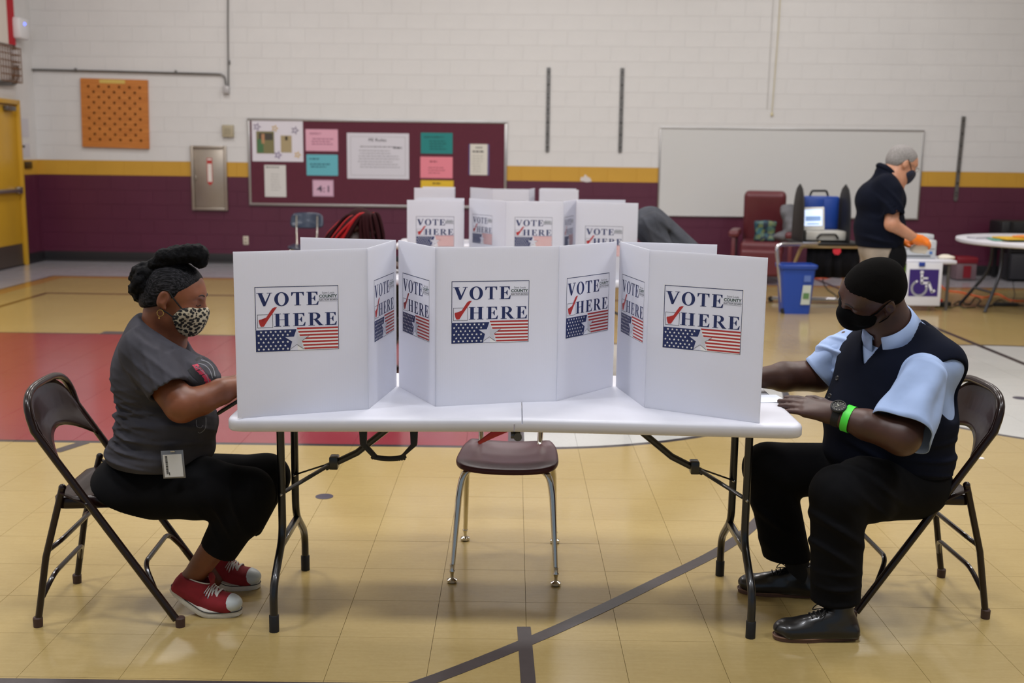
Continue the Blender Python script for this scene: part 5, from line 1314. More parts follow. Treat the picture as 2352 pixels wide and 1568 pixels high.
t = wthing('hanging_cable', 'thin pale cord hanging down the white wall above the whiteboard', 'cable', 1780, 130)
mb = MB(); mb.tube([(.03, -.02, 1.1), (.025, -.02, .4), (-.005, -.02, -.75)], .005, 6); mb.ball((-.005, -.02, -.77), .018, 8, (1, .7, 1.6)); mb.o('line', M('pale_cord', (206, 196, 158), .7), t)
mb = MB(); mb.tube([(-.06, -.012, 1.1), (-.075, -.012, -.7)], .004, 6); mb.o('line', M('pale_grey_line', (196, 194, 190), .7), t)  # second, fainter grey line beside the pale cord
t = wthing('paint_chip', 'white patch of chipped paint on the yellow band left of the whiteboard', 'paint chip', 1344, 415)
mb = MB(); mb.prism([(-.07, 0), (-.06, .05), (-.03, .045), (0, .09), (.03, .055), (.07, .04), (.09, -.01), (.02, -.02)], 0, .004, Matrix.Rotation(PI/2, 4, 'X')); mb.o('patch', M('chip_white', (206, 200, 196), .7), t)

# ---- left wall ----
def LP(px, py):
    d = _ray(px, py); s = LX/d.x; return Vector((0, 0, CAM_H))+d*s
a = LP(34, 230); b = LP(0, 230); YA = a.y; dtop = a.z
DY = M('yellow_door_paint', (196, 152, 40), .35, var=.03, vscale=3); 
t = thing('door_1', None, None, (LX, YA-.5, 0), kind='structure')
mb = MB(); 
for y in (YA-.03, YA-1.05): mb.box((LX+.02, y, dtop/2), (.10, .06, dtop), bev=.006); 
mb.box((LX+.02, YA-.54, dtop-.03), (.10, 1.0, .06), bev=.006); mb.o('door_frame', DY, t, True)
mb = MB(); mb.box((LX-.0, YA-.54, dtop/2-.03), (.045, .94, dtop-.08), bev=.004); lf_ = mb.o('door_leaf', DY, t, True)
mb = MB(); mb.box((LX+.07, YA-.54, 1.02), (.05, .80, .05), bev=.01); mb.box((LX+.05, YA-.14, 1.02), (.06, .12, .09), bev=.01); mb.o('push_bar', ALU, lf_, True)
mb = MB(); mb.box((LX+.026, YA-.54, .16), (.006, .90, .28)); mb.o('kick_plate', M('kick_brown', (96, 84, 76), .4, .6), lf_, True)
mb = MB(); mb.box((LX+.06, YA-.30, dtop-.12), (.06, .26, .06), bev=.008); mb.o('door_closer', GREYM, lf_, True)
def lthing(name, label, cat, x0, y0, x1, y1, depth, mat, part='body', bev=.01):
    p, q = LP(x1, y0), LP(x0, y1); c = (p+q)/2; t = thing(name, label, cat, (LX, c.y, c.z))
    mb = MB(); mb.box((LX+depth/2, c.y, c.z), (depth, abs(p.y-q.y), abs(p.z-q.z)), bev=bev); return t, mb.o(part, mat, t, True), c, abs(p.y-q.y), abs(p.z-q.z)
t, o, c, dy, dz = lthing('dispenser', 'white wall unit with a small blue light high on the left wall', 'wall unit', 20, 44, 41, 88, .16, WHP, 'housing', .04)
mb = MB(); mb.ball((LX+.162, c.y-.02, c.z+.06), .02, 8); mb.o('indicator_light', M('blue_led', (90, 110, 255), .3, emit=3), t, True)
p = [LP(26, 88), LP(29, 120), LP(31, 140)]
t = thing('conduit', 'pair of grey conduits below the wall unit on the left wall', 'conduit', p[0]); o_ = Vector((.03, 0, 0))
mb = MB(); mb.tube([p[0]+o_, p[1]+o_], .018, 8); mb.o('pipe', GREYM, t, True)
mb = MB(); q = LP(30, 133); mb.box(q+o_, (.05, .12, .20), bev=.01); mb.o('junction_box', WHP, t, True)
for k, (x_, yb) in enumerate(((28, 186), (36, 194))): mb = MB(); mb.tube(fillet([LP(x_, 144)+o_, LP(x_, yb)+o_, LP(-12, yb)+o_], .22), .016, 8); mb.o('pipe', GREYM, t, True)
p, q = LP(19, 112), LP(-25, 183); t = thing('wire_cage', 'rusty wire guard on the left wall below the red banner', 'wire guard', (LX, (p.y+q.y)/2, (p.z+q.z)/2)); mb = MB()
for i in range(6): z = q.z+(p.z-q.z)*i/5; mb.tube([(LX+.02, p.y, z), (LX+.16, p.y, z), (LX+.16, q.y, z)], .007, 5)
for i in range(9): y = p.y+(q.y-p.y)*i/8; mb.tube([(LX+.16, y, p.z), (LX+.16, y, q.z)], .007, 5)
tagset(mb.o('wires', M('rust_wire', (120, 84, 56), .6, .5), t, True), kind='stuff')
p, q = LP(17, -20), LP(-40, 90); t = thing('banner', 'red and white cloth banner hanging at the top left corner', 'banner', (LX+.05, (p.y+q.y)/2, q.z))
mb = MB(); mb.box((LX+.06, p.y-.09, (p.z+q.z)/2), (.012, .20, p.z-q.z)); mb.o('red_border', M('banner_red', (176, 26, 40), .8), t, True)
mb = MB(); mb.box((LX+.055, (p.y+q.y)/2-.19, (p.z+q.z)/2), (.010, abs(p.y-q.y), p.z-q.z)); mb.o('white_field', M('banner_white', (214, 206, 196), .8), t, True)
lthing('notice', 'upper white notice on the left wall beside the yellow door', 'notice', 42, 273, 64, 314, .004, M('notice_paper', (196, 194, 200), .6), 'sheet', 0)
t, o, c, dy, dz = lthing('notice', 'lower white notice with a coloured logo on the left wall above the switch', 'notice', 45, 330, 67, 360, .004, M('notice_paper'), 'sheet', 0)
mb = MB(); mb.box((LX+.005, c.y-.05, c.z+.05), (.002, .12, .03)); mb.o('dark_mark', M('ink_dark', (50, 56, 50), .7), t, True); mb = MB(); mb.box((LX+.005, c.y-dy*.28, c.z+.08), (.002, .04, .03)); mb.o('orange_mark', M('ink_orange', (214, 150, 40), .7), t, True)
lthing('light_switch', 'dark switch plate on the yellow band of the left wall', 'switch', 56, 371, 71, 387, .02, M('bronze_plate', (72, 56, 34), .4, .5), 'plate', .004)

# ================= middle of the hall =================
def seat_at(px, py, z=0): p = G(px, py, z); return p
sc_b = school_chair('blue school chair with chrome legs against the far maroon wall', (-2.55, 13.55, 0), -PI/2+.06, M('blue_shell', (26, 42, 66), .3, coat=.3), 1.02)
fl_z = lambda x: .7405
folding_table('folding_table', 'white folding table of the second row, mostly hidden behind the front screens', -.93, .95, 7.36, 8.12, bowed=False)
folding_table('folding_table', 'farthest white folding table below the pin board', -1.1, .78, 10.22, 10.98, bowed=False)
sg = .062
screen('voting_screen', 'left white voting screen of the second row beside the woman with red braids', [(-.69, 7.92), (-.352, 7.9), (-.337, 7.5), (-.718, 7.47)][::-1], [.062, None, None], fl_z)
screen('voting_screen', 'middle white voting screen of the second row showing two signs', [(-.318, 7.92), (-.054, 7.53), (.339, 7.55), (.445, 7.92)], [.05, .062, .04], fl_z)
s3 = screen('voting_screen', 'right white voting screen of the second row before the leaning person in grey', [(.80, 7.98), (.452, 7.96), (.425, 7.52), (.832, 7.43)], [None, None, .062], fl_z)
for ch in s3.children:
    for g_ in ch.children: g_.location.y = .155
screen('voting_screen', 'leftmost white voting screen of the farthest row, under the yellow poster', [(-.925, 10.33), (-.55, 10.33), (-.565, 10.72), (-.88, 10.76)], [.06, None, None], fl_z)
screen('voting_screen', 'middle white voting screen of the farthest row', [(-.42, 10.72), (-.20, 10.34), (.14, 10.34), (.20, 10.72)], [.05, .05, None], fl_z)
screen('voting_screen', 'rightmost white voting screen of the farthest row', [(.60, 10.72), (.262, 10.76), (.235, 10.36), (.60, 10.34)], [None, None, .06], fl_z)
folding_chair('dark brown folding chair under the woman with red braids', (-1.33, 7.75, 0), 0)
folding_chair('dark brown folding chair under the leaning person in grey', (1.40, 7.72, 0), PI)

def braids_woman():
    t = thing('person', 'seated person with dark and bright red braids bent over the second table', 'person', (-1.2, 7.75, 0)); Y0 = 7.75
    L = Loc(V3(AT(826, 522, Y0)), frame(0, 48, 0), 1.05); F = Fld(); head(F, L); nb = V3((-1.15, Y0, .90))
    F.cap(L(-.03, 0, -.05), nb, .055, .07, .03); F.cap(nb, (-1.33, Y0, .55), .12, .14, .05)
    for e in (-1, 1):
        F.cap((-1.16, Y0+e*.16, .84), (-1.12, Y0+e*.22, .80), .05, .045, .03); F.cap((-1.12, Y0+e*.22, .80), (-.86, Y0+e*.08, .79), .045, .028, .02); hand(F, (-.86, Y0+e*.08, .79), (-.7, Y0+e*.04, .77), (0, 0, 1), -e, .95, .4)
        F.cap((-1.35, Y0+e*.09, .52), (-.90, Y0+e*.11, .50), .09, .07, .04); F.cap((-.90, Y0+e*.11, .50), (-.98, Y0+e*.11, .10), .065, .035, .03)
    link('body', F.mesh(.008, 1), SKM, t, True)
    F = Fld(); F.cap((-1.16, Y0, .83), (-1.34, Y0, .58), .13, .16, 0, 'u', None); F.cap((-1.16, Y0-.14, .86), (-1.16, Y0+.14, .86), .06, .06, .05)
    for e in (-1, 1): F.cap((-1.17, Y0+e*.17, .85), (-1.12, Y0+e*.21, .79), .06, .055, .04)
    link('top', F.mesh(.009, 1), cloth_mat('dark_top', (34, 26, 34)), t, True)
    F = Fld(); F.cap((-1.35, Y0-.09, .52), (-.90, Y0-.11, .50), .10, .08, 0); F.cap((-1.35, Y0+.09, .52), (-.90, Y0+.11, .50), .10, .08, .05)
    for e in (-1, 1): F.cap((-.90, Y0+e*.11, .50), (-.98, Y0+e*.11, .10), .075, .05, .03)
    link('trousers', F.mesh(.009, 1), BLKC, t, True)
    for e in (-1, 1): shoe(t, 'shoe', (-1.07, Y0+e*.11, 0), (-.82, Y0+e*.11, 0), 0, 'leather', .26)
    rr = np.random.default_rng(11); DK = M('dark_red_braid', (40, 8, 12), .8, spec=.15, bump=.6, bscale=200, bdist=.003); RD = M('bright_red_braid', (150, 16, 20), .6, spec=.2, bump=.6, bscale=200, bdist=.003)
    crown = V3(L(-.02, 0, .11)); capm = Fld(); capm.ell(L(-.01, 0, .035), V3((.108, .088, .09))*1.05, 0, 'u', L.R); capm.plane(L(.07, 0, .04), L.R@V3((.8, 0, -.6))); link('hair_base', capm.mesh(.007, 1), DK, t, True)
    mbs = (MB(), MB())
    for i in range(64):
        a = rr.uniform(0, 2*PI); d = V3((math.cos(a), math.sin(a), 0)); c_ = L(-.01, 0, .035); p0 = crown+d*.03; p1 = c_+d*V3((.112, .098, 0))+V3((0, 0, rr.uniform(.02, .06))); back = d[0] < 0
        drop = rr.uniform(.16, .28); p2 = p1+V3((d[0]*.03-(.09 if back else .0), d[1]*.02, -drop*.6)); p3 = p2+V3((-.05 if back else .01, 0, -drop*.4))
        red = (back and i % 3 == 0) or i % 7 == 0
        mbs[1 if red else 0].tube(smooth_path([p0, p1, p2, p3], 5), [.011]*12+[.010, .009, .008, .007], 7)
    for m_, mt in zip(mbs, (DK, RD)): tagset(m_.o('braids', mt, t, True, 180), kind='stuff')
braids_woman()
def leaning_man():
    t = thing('person', 'person in dark grey shirt leaning low over the second table from the right', 'person', (1.35, 7.72, 0)); Y0 = 7.72
    L = Loc(V3(AT(1418, 530, 7.78)), frame(180, 50, 0), 1.05); F = Fld(); head(F, L, True); sh = V3(AT(1482, 512, Y0)); hp = V3((1.50, Y0, .56))
    F.cap(L(-.03, 0, -.05), sh+V3((.02, 0, .0)), .058, .075, .03); F.cap(sh+V3((.06, 0, -.03)), hp, .12, .13, .04)
    for e in (-1, 1):
        el = sh+V3((.12, e*.22, -.20)); F.cap(sh+V3((.03, e*.17, -.02)), el, .055, .048, .03); F.cap(el, (.80, Y0+e*.12, .79), .046, .028, .02); hand(F, (.80, Y0+e*.12, .79), (.66, Y0+e*.06, .77), (0, 0, 1), e, 1, .4)
        F.cap((1.48, Y0+e*.1, .53), (1.08, Y0+e*.12, .50), .09, .07, .04); F.cap((1.08, Y0+e*.12, .50), (1.12, Y0+e*.12, .10), .065, .035, .03)
    link('body', F.mesh(.008, 1), SKM, t, True)
    F = Fld(); F.ell(L(-.005, 0, .037), V3((.104, .079, .086))*1.05, 0, 'u', L.R); F.plane(L(.06, 0, .055), L.R@V3((.8, 0, -.6))); F.plane(L(0, 0, -.0), L.R@V3((.2, 0, -1))); link('hair', F.mesh(.007, 1), HAIRS, t, True)
    F = Fld(); F.cap(sh+V3((.03, 0, -.01)), hp+V3((-.03, 0, .05)), .125, .155, 0); F.cap(sh+V3((.03, -.16, -.01)), sh+V3((.03, .16, -.01)), .085, .085, .06)
    for e in (-1, 1): F.cap(sh+V3((.03, e*.18, -.02)), sh+V3((.10, e*.22, -.15)), .078, .070, .04)
    for a_ in ((.010, [(.8, 0, 1)], (AT(1540, 530, 7.55), .2), 50), (.008, [(1, 0, .2)], (AT(1490, 530, 7.5), .15), 70)): f, lo, hi = wrinkle(*a_); F.disp(f, lo, hi)
    link('shirt', F.mesh(.008, 1), cloth_mat('grey_shirt', (66, 68, 74)), t, True)
    F = Fld()
    for e in (-1, 1): F.cap((1.48, Y0+e*.1, .54), (1.08, Y0+e*.12, .50), .105, .085, .04); F.cap((1.08, Y0+e*.12, .50), (1.12, Y0+e*.12, .10), .08, .06, .03)
    link('trousers', F.mesh(.009, 1), BLKC, t, True)
    for e in (-1, 1): shoe(t, 'shoe', (1.22, Y0+e*.12, 0), (.95, Y0+e*.12, 0), 0, 'leather', .27)
leaning_man()
def standing_man():
    Y0 = 8.45; A = lambda px, py, y=Y0: V3(AT(px, py, y))
    t = thing('person', 'grey-haired man standing in navy polo shirt and orange gloves holding a white cloth', 'person', (A(2020, 500)[0], Y0, 0))
    L = Loc(A(2070, 376), frame(8, 24, 0), 1.12); F = Fld(); head(F, L); nb = A(2040, 418)
    F.cap(L(-.03, 0, -.04), nb, .06, .075, .03); F.cap(nb, A(2020, 540), .12, .13, .05)
    X0 = A(2020, 560)[0]
    sh = A(2048, 440, Y0-.16); el = A(2048, 515, Y0-.22); wr = A(2104, 549, Y0-.16)
    F.cap(sh, el, .058, .050, .03); F.cap(el, wr, .050, .034, .02)
    sh2 = A(2045, 440, Y0+.16); el2 = A(2058, 520, Y0+.2); wr2 = A(2072, 553, Y0+.02); F.cap(sh2, el2, .058, .05, .03); F.cap(el2, wr2, .05, .034, .02)
    for e in (-1, 1): F.cap((X0, Y0+e*.09, .82), (X0+.01, Y0+e*.10, .10), .06, .04, .03)
    link('body', F.mesh(.008, 1), SKT, t, True); 
    F = Fld(); F.ell(L(-.008, 0, .037), V3((.106, .082, .088))*1.12, 0, 'u', L.R); F.ell(L(-.05, 0, -.0), V3((.06, .072, .06))*1.12, .02, 'u', L.R); F.plane(L(.05, 0, .05), L.R@V3((.85, 0, -.5))); F.fn(lambda p: -(np.linalg.norm((L.inv(p)-V3((.03, 0, -.05)))*V3((1, .2, 1)), axis=1)-.07), 'i', .006)
    link('hair', F.mesh(.007, 1), hair_mat('grey_hair', (128, 124, 122), (176, 172, 168), (150, 150, 150), .7), t, True)
    mk = link('face_mask', face_mask(L).mesh(.006, 1), M('navy_mask', (28, 32, 52), .8), t, True)
    mb = MB()
    for e in (-1, 1): mb.tube([L(.060, e*.064, -.024), L(.02, e*.080, .01), L(-.008, e*.084, .030)], .003, 6)
    mb.o('ear_loops', M('black_elastic'), mk, True)
    mb = MB()
    for e in (-1, 1):
        c_ = Vector(L(.108, e*.033, .004)); l_ = Vector(L.R[:, 1]); u_ = Vector(L.R[:, 2]); mb.tube([c_+l_*.024*math.cos(a)+u_*.018*math.sin(a) for a in [2*PI*i/16 for i in range(16)]], .0016, 5, closed=True); mb.tube([L(.106, e*.057, .008), L(.0, e*.086, .012)], .0018, 5)
    mb.tube([L(.112, -.010, .008), L(.112, .010, .008)], .0018, 5); mb.o('glasses', M('silver_wire', (150, 140, 130), .3, .9), t, True)
    # polo
    F = Fld(); F.ell(A(2022, 460), (.185, .215, .17), 0); F.ell(A(2020, 520), (.185, .205, .17), .06); F.cap(A(2020, 520), A(2020, 552), .17, .175, .04, 'u', 1.15, (0, 1, 0))
    F.cap(A(2036, 425, Y0-.13), A(2036, 425, Y0+.13), .085, .085, .06); F.cap(A(2038, 400), A(2030, 440), .095, .125, .03)
    sleeve(F, A(2046, 440, Y0-.17), A(2052, 494, Y0-.22), .078, .075, .03); sleeve(F, sh2, A(2056, 494, Y0+.2), .078, .075, .03)
    F.plane(A(2044, 393), L.R@V3((.35, 0, .94))); z_ = A(2020, 566)[2]; F.plane((0, 0, z_), (0, 0, -1))
    for a_ in ((.010, [(.2, 0, 1)], (A(2020, 540, 8.25), .16), 55), (.008, [(.8, 0, .5)], (A(2050, 470, 8.2), .15), 60)): f, lo, hi = wrinkle(*a_); F.disp(f, lo, hi)
    link('polo_shirt', F.mesh(.008, 1), NVY, t, True)
    mb = MB(); P = []; ax_ = L.R@V3((.35, 0, .94))
    for i in range(25): a = 2*PI*i/24; P.append(A(2043, 397)+V3((.084*math.cos(a), .084*math.sin(a), -.06*math.cos(a))))
    mb.tube(P[:-1], .016, 8, closed=True, flat=1.3); mb.o('collar', NVY, t, True)
    F = Fld(); F.ell((X0, Y0, z_-.0), (.155, .18, .14), 0)
    for e in (-1, 1): F.cap((X0-.01, Y0+e*.085, .84), (X0+.01, Y0+e*.10, .10), .10, .07, .04)
    F.plane((0, 0, .045), (0, 0, -1)); link('trousers', F.mesh(.008, 1), cloth_mat('khaki', (150, 138, 124)), t, True)
    F = Fld(); F.ell((X0+.07, Y0-.03, z_-.08), (.12, .18, .16), 0); F.plane((X0+.0, 0, 0), (-1, 0, 0)); link('hip_black_piece', F.mesh(.008, 1), BLKC, t, True)  # black shape over the front of the khaki trousers at the hips
    for e in (-1, 1): shoe(t, 'shoe', (X0-.09, Y0+e*.10, 0), (X0+.19, Y0+e*.11, 0), 0, 'leather', .285)
    OR_ = M('orange_glove', (236, 122, 24), .45)
    F = Fld(); F.cap(wr-(wr-el)/np.linalg.norm(wr-el)*.02, wr+(wr-el)/np.linalg.norm(wr-el)*.02, .037, .036, .01); hand(F, wr, A(2150, 560, Y0-.10), (.35, -.6, .6), 1, 1.12, .45, .12, fat=1.15); link('glove', F.mesh(.006, 1), OR_, t, True)
    F = Fld(); F.cap(wr2-V3((.02, 0, -.02)), wr2, .036, .035, .01); hand(F, wr2, A(2108, 556, Y0-.05), (0, -.5, 1), -1, 1.1, .6, .08, fat=1.15); link('glove', F.mesh(.006, 1), OR_, t, True)
    F = Fld(); F.rbox(A(2118, 565, Y0-.10), (.055, .012, .06), .01, 0, R=frame(0, 20)); F.ell(A(2108, 570, Y0-.08), (.06, .02, .03), .03); F.disp(noise_disp(.008, 60, 2)); m_ = link('wiping_cloth', F.mesh(.006, 1), M('cloth_white', (224, 216, 200), .9)); tagset(m_, 'crumpled white wiping cloth in the standing man\'s orange gloves', 'cloth')
standing_man()

# recliner
RL = M('maroon_leather', (96, 40, 46), .38, var=.06, vscale=12, bump=.2, bscale=60, bdist=.002)
p = G(1745, 640); t = thing('recliner', 'maroon leather recliner armchair against the wall left of the voting machine', 'armchair', (3.27, 14.35, 0), -.25)
def rb(name, c, h, r_, R_=None, mat=RL, par=None):
    F = Fld(); F.rbox(c, h, r_, 0, R=R_); return link(name, F.mesh(.014, 1), mat, par or t)
tl = np.array([[1, 0, 0], [0, math.cos(.22), -math.sin(.22)], [0, math.sin(.22), math.cos(.22)]])
rb('backrest', (-.04, .28, .80), (.27, .09, .36), .07, tl); rb('headrest', (-.04, .30, 1.02), (.25, .08, .12), .07, tl); rb('seat', (-.04, -.08, .44), (.27, .34, .09), .05); rb('footrest', (-.04, -.44, .27), (.26, .05, .17), .04)
for e in (-1, 1):
    rb('armrest', (-.04+e*.35, -.08, .62), (.07, .36, .045), .04)
    mb = MB(); mb.box((-.04+e*.35, -.38, .32), (.05, .06, .56), bev=.01); mb.box((-.04+e*.35, .20, .32), (.05, .06, .56), bev=.01); mb.box((-.04+e*.35, -.08, .10), (.05, .55, .06), bev=.01); mb.o('arm_frame', RL, t)
    mb = MB(); mb.box((-.04+e*.35, -.08, .35), (.03, .50, .42), bev=.005); mb.o('side_panel', M('grey_panel', (110, 112, 118), .5), t)
    for y in (-.36, .2): mb = MB(); mb.lathe([(.0001, 0), (.03, 0), (.03, .05), (.0001, .05)], (-.04+e*.33, y, 0), 10); mb.o('caster', M('black_rubber'), t)
F = Fld(); c = (3.20, 14.12, .66); F.rbox(c, (.13, .05, .13), .03, 0); F.disp(noise_disp(.01, 30, 4)); 
tt = NT('patterned_bag'); vv = tt.n('ShaderNodeTexVoronoi'); vv.inputs['Scale'].default_value = 22; tt.t.links.new(tt.coord(), vv.inputs['Vector']); tt.put(tt.b.inputs['Base Color'], tt.ramp(vv.outputs['Color'], [(.2, rgb(24, 40, 60)), (.5, rgb(40, 96, 110)), (.8, rgb(96, 110, 70))]))
tagset(link('tote_bag', F.mesh(.012, 1), tt.m), 'teal and green patterned bag lying on the maroon recliner', 'bag')
F = Fld(); F.cap((3.50, 14.20, .90), (3.56, 14.02, .68), .10, .13, 0); F.cap((3.60, 14.08, .9), (3.72, 13.98, .60), .05, .05, .05); F.ell((3.44, 14.05, .60), (.14, .12, .06), .05); F.disp(noise_disp(.012, 35, 6)); tagset(link('jacket', F.mesh(.012, 1), cloth_mat('grey_jacket', (104, 104, 108))), 'crumpled grey jacket draped over the right arm of the recliner', 'jacket')

# accessible voting machine on its stand
YM = 11.75; A = lambda px, py, y=YM: AT(px, py, y)
BLKP = M('black_board', (18, 18, 20), .6); CRM = M('cream_tube', (176, 152, 112), .3, .5); SLV = M('silver_tube', (206, 206, 212), .2, .9)
xl, xr = A(1818, 552).x, A(1966, 552).x; zt = .70
t = thing('voting_stand', 'wheeled tube-frame stand carrying the blue voting machine', 'stand', ((xl+xr)/2, YM, 0))
mb = MB(); mb.box(((xl+xr)/2, YM, zt), (xr-xl, .55, .025), bev=.004); mb.o('tray', BLKP, t, True)
mb = MB(); mb.box(((xl+xr)/2+.03, YM-.24, zt-.03), (xr-xl, .03, .03), bev=.005); mb.o('front_rail', CRM, t, True)
mb = MB(); yy = YM-.42; mb.tube(fillet([(A(1830, 556, yy).x+.25, yy+.15, zt), (A(1783, 556, yy).x, yy, zt), (G(1799, 718).x, G(1799, 718).y+.0, .03)], .08), .020, 10); mb.o('front_leg', SLV, t, True)
mb = MB(); mb.tube(fillet([(xl+.25, YM-.20, zt), (A(1832, 556).x, YM-.2, zt-.01), (A(1800, 690).x, YM+.2, .05)], .08), .018, 10); mb.o('rear_leg', CRM, t, True)
mb = MB(); mb.tube([(A(1775, 690, 12.1).x, 12.2, .035), (A(1960, 690, 12.1).x, 12.2, .035)], .022, 10); mb.o('floor_bar', SLV, t, True)
mb = MB(); mb.tube([(xr-.04, YM-.15, zt), (xr-.02, 12.2, .05)], .018, 8); mb.o('right_leg', CRM, t, True)
for q in (G(1799, 720), Vector((A(1775, 690, 12.1).x, 12.2, 0)), Vector((A(1957, 690, 12.1).x, 12.2, 0))): mb = MB(); mb.lathe([(.0001, -.02), (.03, -.018), (.03, .018), (.0001, .02)], (q.x, q.y, .03), 12, Matrix.Rotation(PI/2, 3, 'X')); mb.o('wheel', M('black_rubber'), t, True)
mb = MB()
n = 30; 
vs_ = []
for i in range(n+1):
    x = xl+.12+(xr-xl-.12)*i/n; y = YM-.18+.012*math.sin(i*1.3)
    vs_ += [(x, y, zt-.015), (x, y+.02*math.sin(i*.9), .34)]
mb.poly(vs_, [(2*i, 2*i+2, 2*i+3, 2*i+1) for i in range(n)]); o = mb.o('hanging_cloth', cloth_mat('black_drape', (22, 22, 26)), t, True, 180); md = o.modifiers.new('s', 'SOLIDIFY'); md.thickness = .006
p = A(1922, 572, YM-.27); mb = MB(); mb.prism([(-.04, 0), (.04, .005), (.045, -.03), (.02, -.06), (-.02, -.055), (-.04, -.03)], 0, .004, Matrix.Translation(p) @ Matrix.Rotation(PI/2, 4, 'X')); mb.o('red_tag', M('red_tag', (196, 36, 52), .5), t, True)
t = thing('voting_machine', 'open blue voting machine case with white screen between two black privacy wings', 'voting machine', ((xl+xr)/2, YM, zt+.0125))
BLU_C = M('blue_case', (28, 66, 150), .4, bump=.1); WC = M('machine_white', (206, 206, 200), .4)
def pbox(x0, y0, x1, y1, Y, dep, mat, name, bev=.012, R=None):
    a, b = AT(x0, y0, Y), AT(x1, y1, Y); mb = MB(); mb.box(((a.x+b.x)/2, Y+dep/2, (a.z+b.z)/2), (abs(b.x-a.x), dep, abs(a.z-b.z)), bev=bev, R=R); return mb.o(name, mat, t, True)
lid = pbox(1849, 450, 1925, 528, YM+.12, .09, BLU_C, 'case_lid', .02)
a, b = AT(1856, 457, YM+.115), AT(1888, 520, YM+.115); mb = MB(); mb.box(((a.x+b.x)/2, YM+.118, (a.z+b.z)/2), (abs(b.x-a.x), .01, abs(a.z-b.z)), bev=.004); a, b = AT(1893, 457, YM+.115), AT(1920, 523, YM+.115); mb.box(((a.x+b.x)/2, YM+.118, (a.z+b.z)/2), (abs(b.x-a.x), .01, abs(a.z-b.z)), bev=.004); mb.o('lid_ribs', BLU_C, lid, True)
h0 = AT(1860, 450, YM+.16); h1 = AT(1902, 450, YM+.16); mb = MB(); mb.tube(fillet([h0, h0+Vector((.02, 0, .055)), h1+Vector((-.02, 0, .055)), h1], .02), .012, 8); mb.o('case_handle', BLKP, lid, True)
pbox(1852, 530, 1944, 553, YM-.16, .34, M('case_base', (190, 188, 180), .4), 'case_base', .015)
mb = MB(); h0 = AT(1876, 548, YM-.17); h1 = AT(1925, 548, YM-.17); mb.tube(fillet([h0, h0+Vector((.03, -.01, .045)), h1+Vector((-.03, -.01, .045)), h1], .02), .010, 8); mb.o('front_handle', M('dark_bolt'), t, True)
Rt = Matrix.Rotation(-.25, 3, 'X') @ Matrix.Rotation(-.18, 3, 'Z'); a, b = AT(1846, 475, YM-.08), AT(1891, 530, YM-.08); cc = (a+b)/2
mb = MB(); mb.box(cc, (abs(b.x-a.x), .03, abs(a.z-b.z)), Rt, .008); sc_ = mb.o('screen_unit', WC, t, True)
mb = MB(); mb.box(cc+Rt@Vector((-.005, -.016, .01)), (abs(b.x-a.x)*.82, .002, abs(a.z-b.z)*.70), Rt); mb.o('lit_display', M('display_glow', (196, 214, 246), .3, emit=.9), sc_, True)
mb = MB(); W2 = abs(b.x-a.x)*.70
for z_, h_, w2, c_ in ((.02, .05, 1, 0), (-.035, .012, .8, 0)): mb.box(cc+Rt@Vector((-.005, -.0178, z_-.02)), (W2*w2, .001, h_), Rt)
mb.o('display_panel', M('display_blue', (120, 150, 196), .3, emit=.5), sc_, True)
for x0, x1, yo in ((1825, 1849, -.20), (1931, 1953, -.20)):
    a = AT((x0+x1)/2, 421, YM); b = AT((x0+x1)/2, 552, YM); hgt = a.z-b.z; P = []
    for i in range(13): u = i/12; P.append((.27*(1-u**3)**.5*1.0, hgt*u))
    P2 = P+[(-x, z) for x, z in P[::-1][1:]]
    rz_ = .03
    mb = MB(); mb.prism(P2, -.006, .006, Matrix.Translation((a.x, YM-.02, zt+.013)) @ Matrix.Rotation(PI/2-rz_, 4, 'Z') @ Matrix.Rotation(PI/2, 4, 'X'), .003); mb.o('privacy_wing', BLKP, t, True)

# blue recycling bin
p = G(1831, 722); t = thing('waste_bin', 'blue recycling bin standing before the voting stand', 'bin', (p.x, p.y+.14, 0)); BB_ = M('blue_bin', (30, 68, 158), .38)
def rrect(w_, d, r_, z):
    out = []
    for cx, cy, a0 in ((w_-r_, d-r_, 0), (-w_+r_, d-r_, PI/2), (-w_+r_, -d+r_, PI), (w_-r_, -d+r_, -PI/2)):
        for k in range(4): a = a0+PI/2*k/3; out.append((cx+r_*math.cos(a), cy+r_*math.sin(a), z))
    return out
mb = MB(); mb.rings([rrect(.005, .005, .002, .01), rrect(.138, .11, .03, 0), rrect(.17, .135, .03, .46), rrect(.185, .15, .03, .465), rrect(.19, .155, .03, .50), rrect(.182, .147, .03, .505), rrect(.165, .13, .03, .50), rrect(.132, .105, .03, .02), rrect(.005, .005, .002, .02)]); mb.o('bin_body', BB_, t)
mb = MB(); mb.poly([(.03, -.128, .10), (.125, -.124, .10), (.13, -.134, .30), (.045, -.137, .30)], [(0, 1, 2, 3)]); lb = mb.o('label', M('bin_label', (190, 198, 190), .6), t)
mb = MB(); mb.poly([(.05, -.1335, .16), (.11, -.1335, .16), (.112, -.1385, .22), (.052, -.1385, .22)], [(0, 1, 2, 3)]); mb.o('label_print', M('bin_print', (90, 130, 84), .6), lb)
mb = MB(); mb.poly([(.05, -.138, .335), (.12, -.138, .335), (.12, -.1405, .40), (.05, -.1405, .40)], [(0, 1, 2, 3)]); mb.o('mark', M('bin_mark', (86, 112, 178), .6), t)

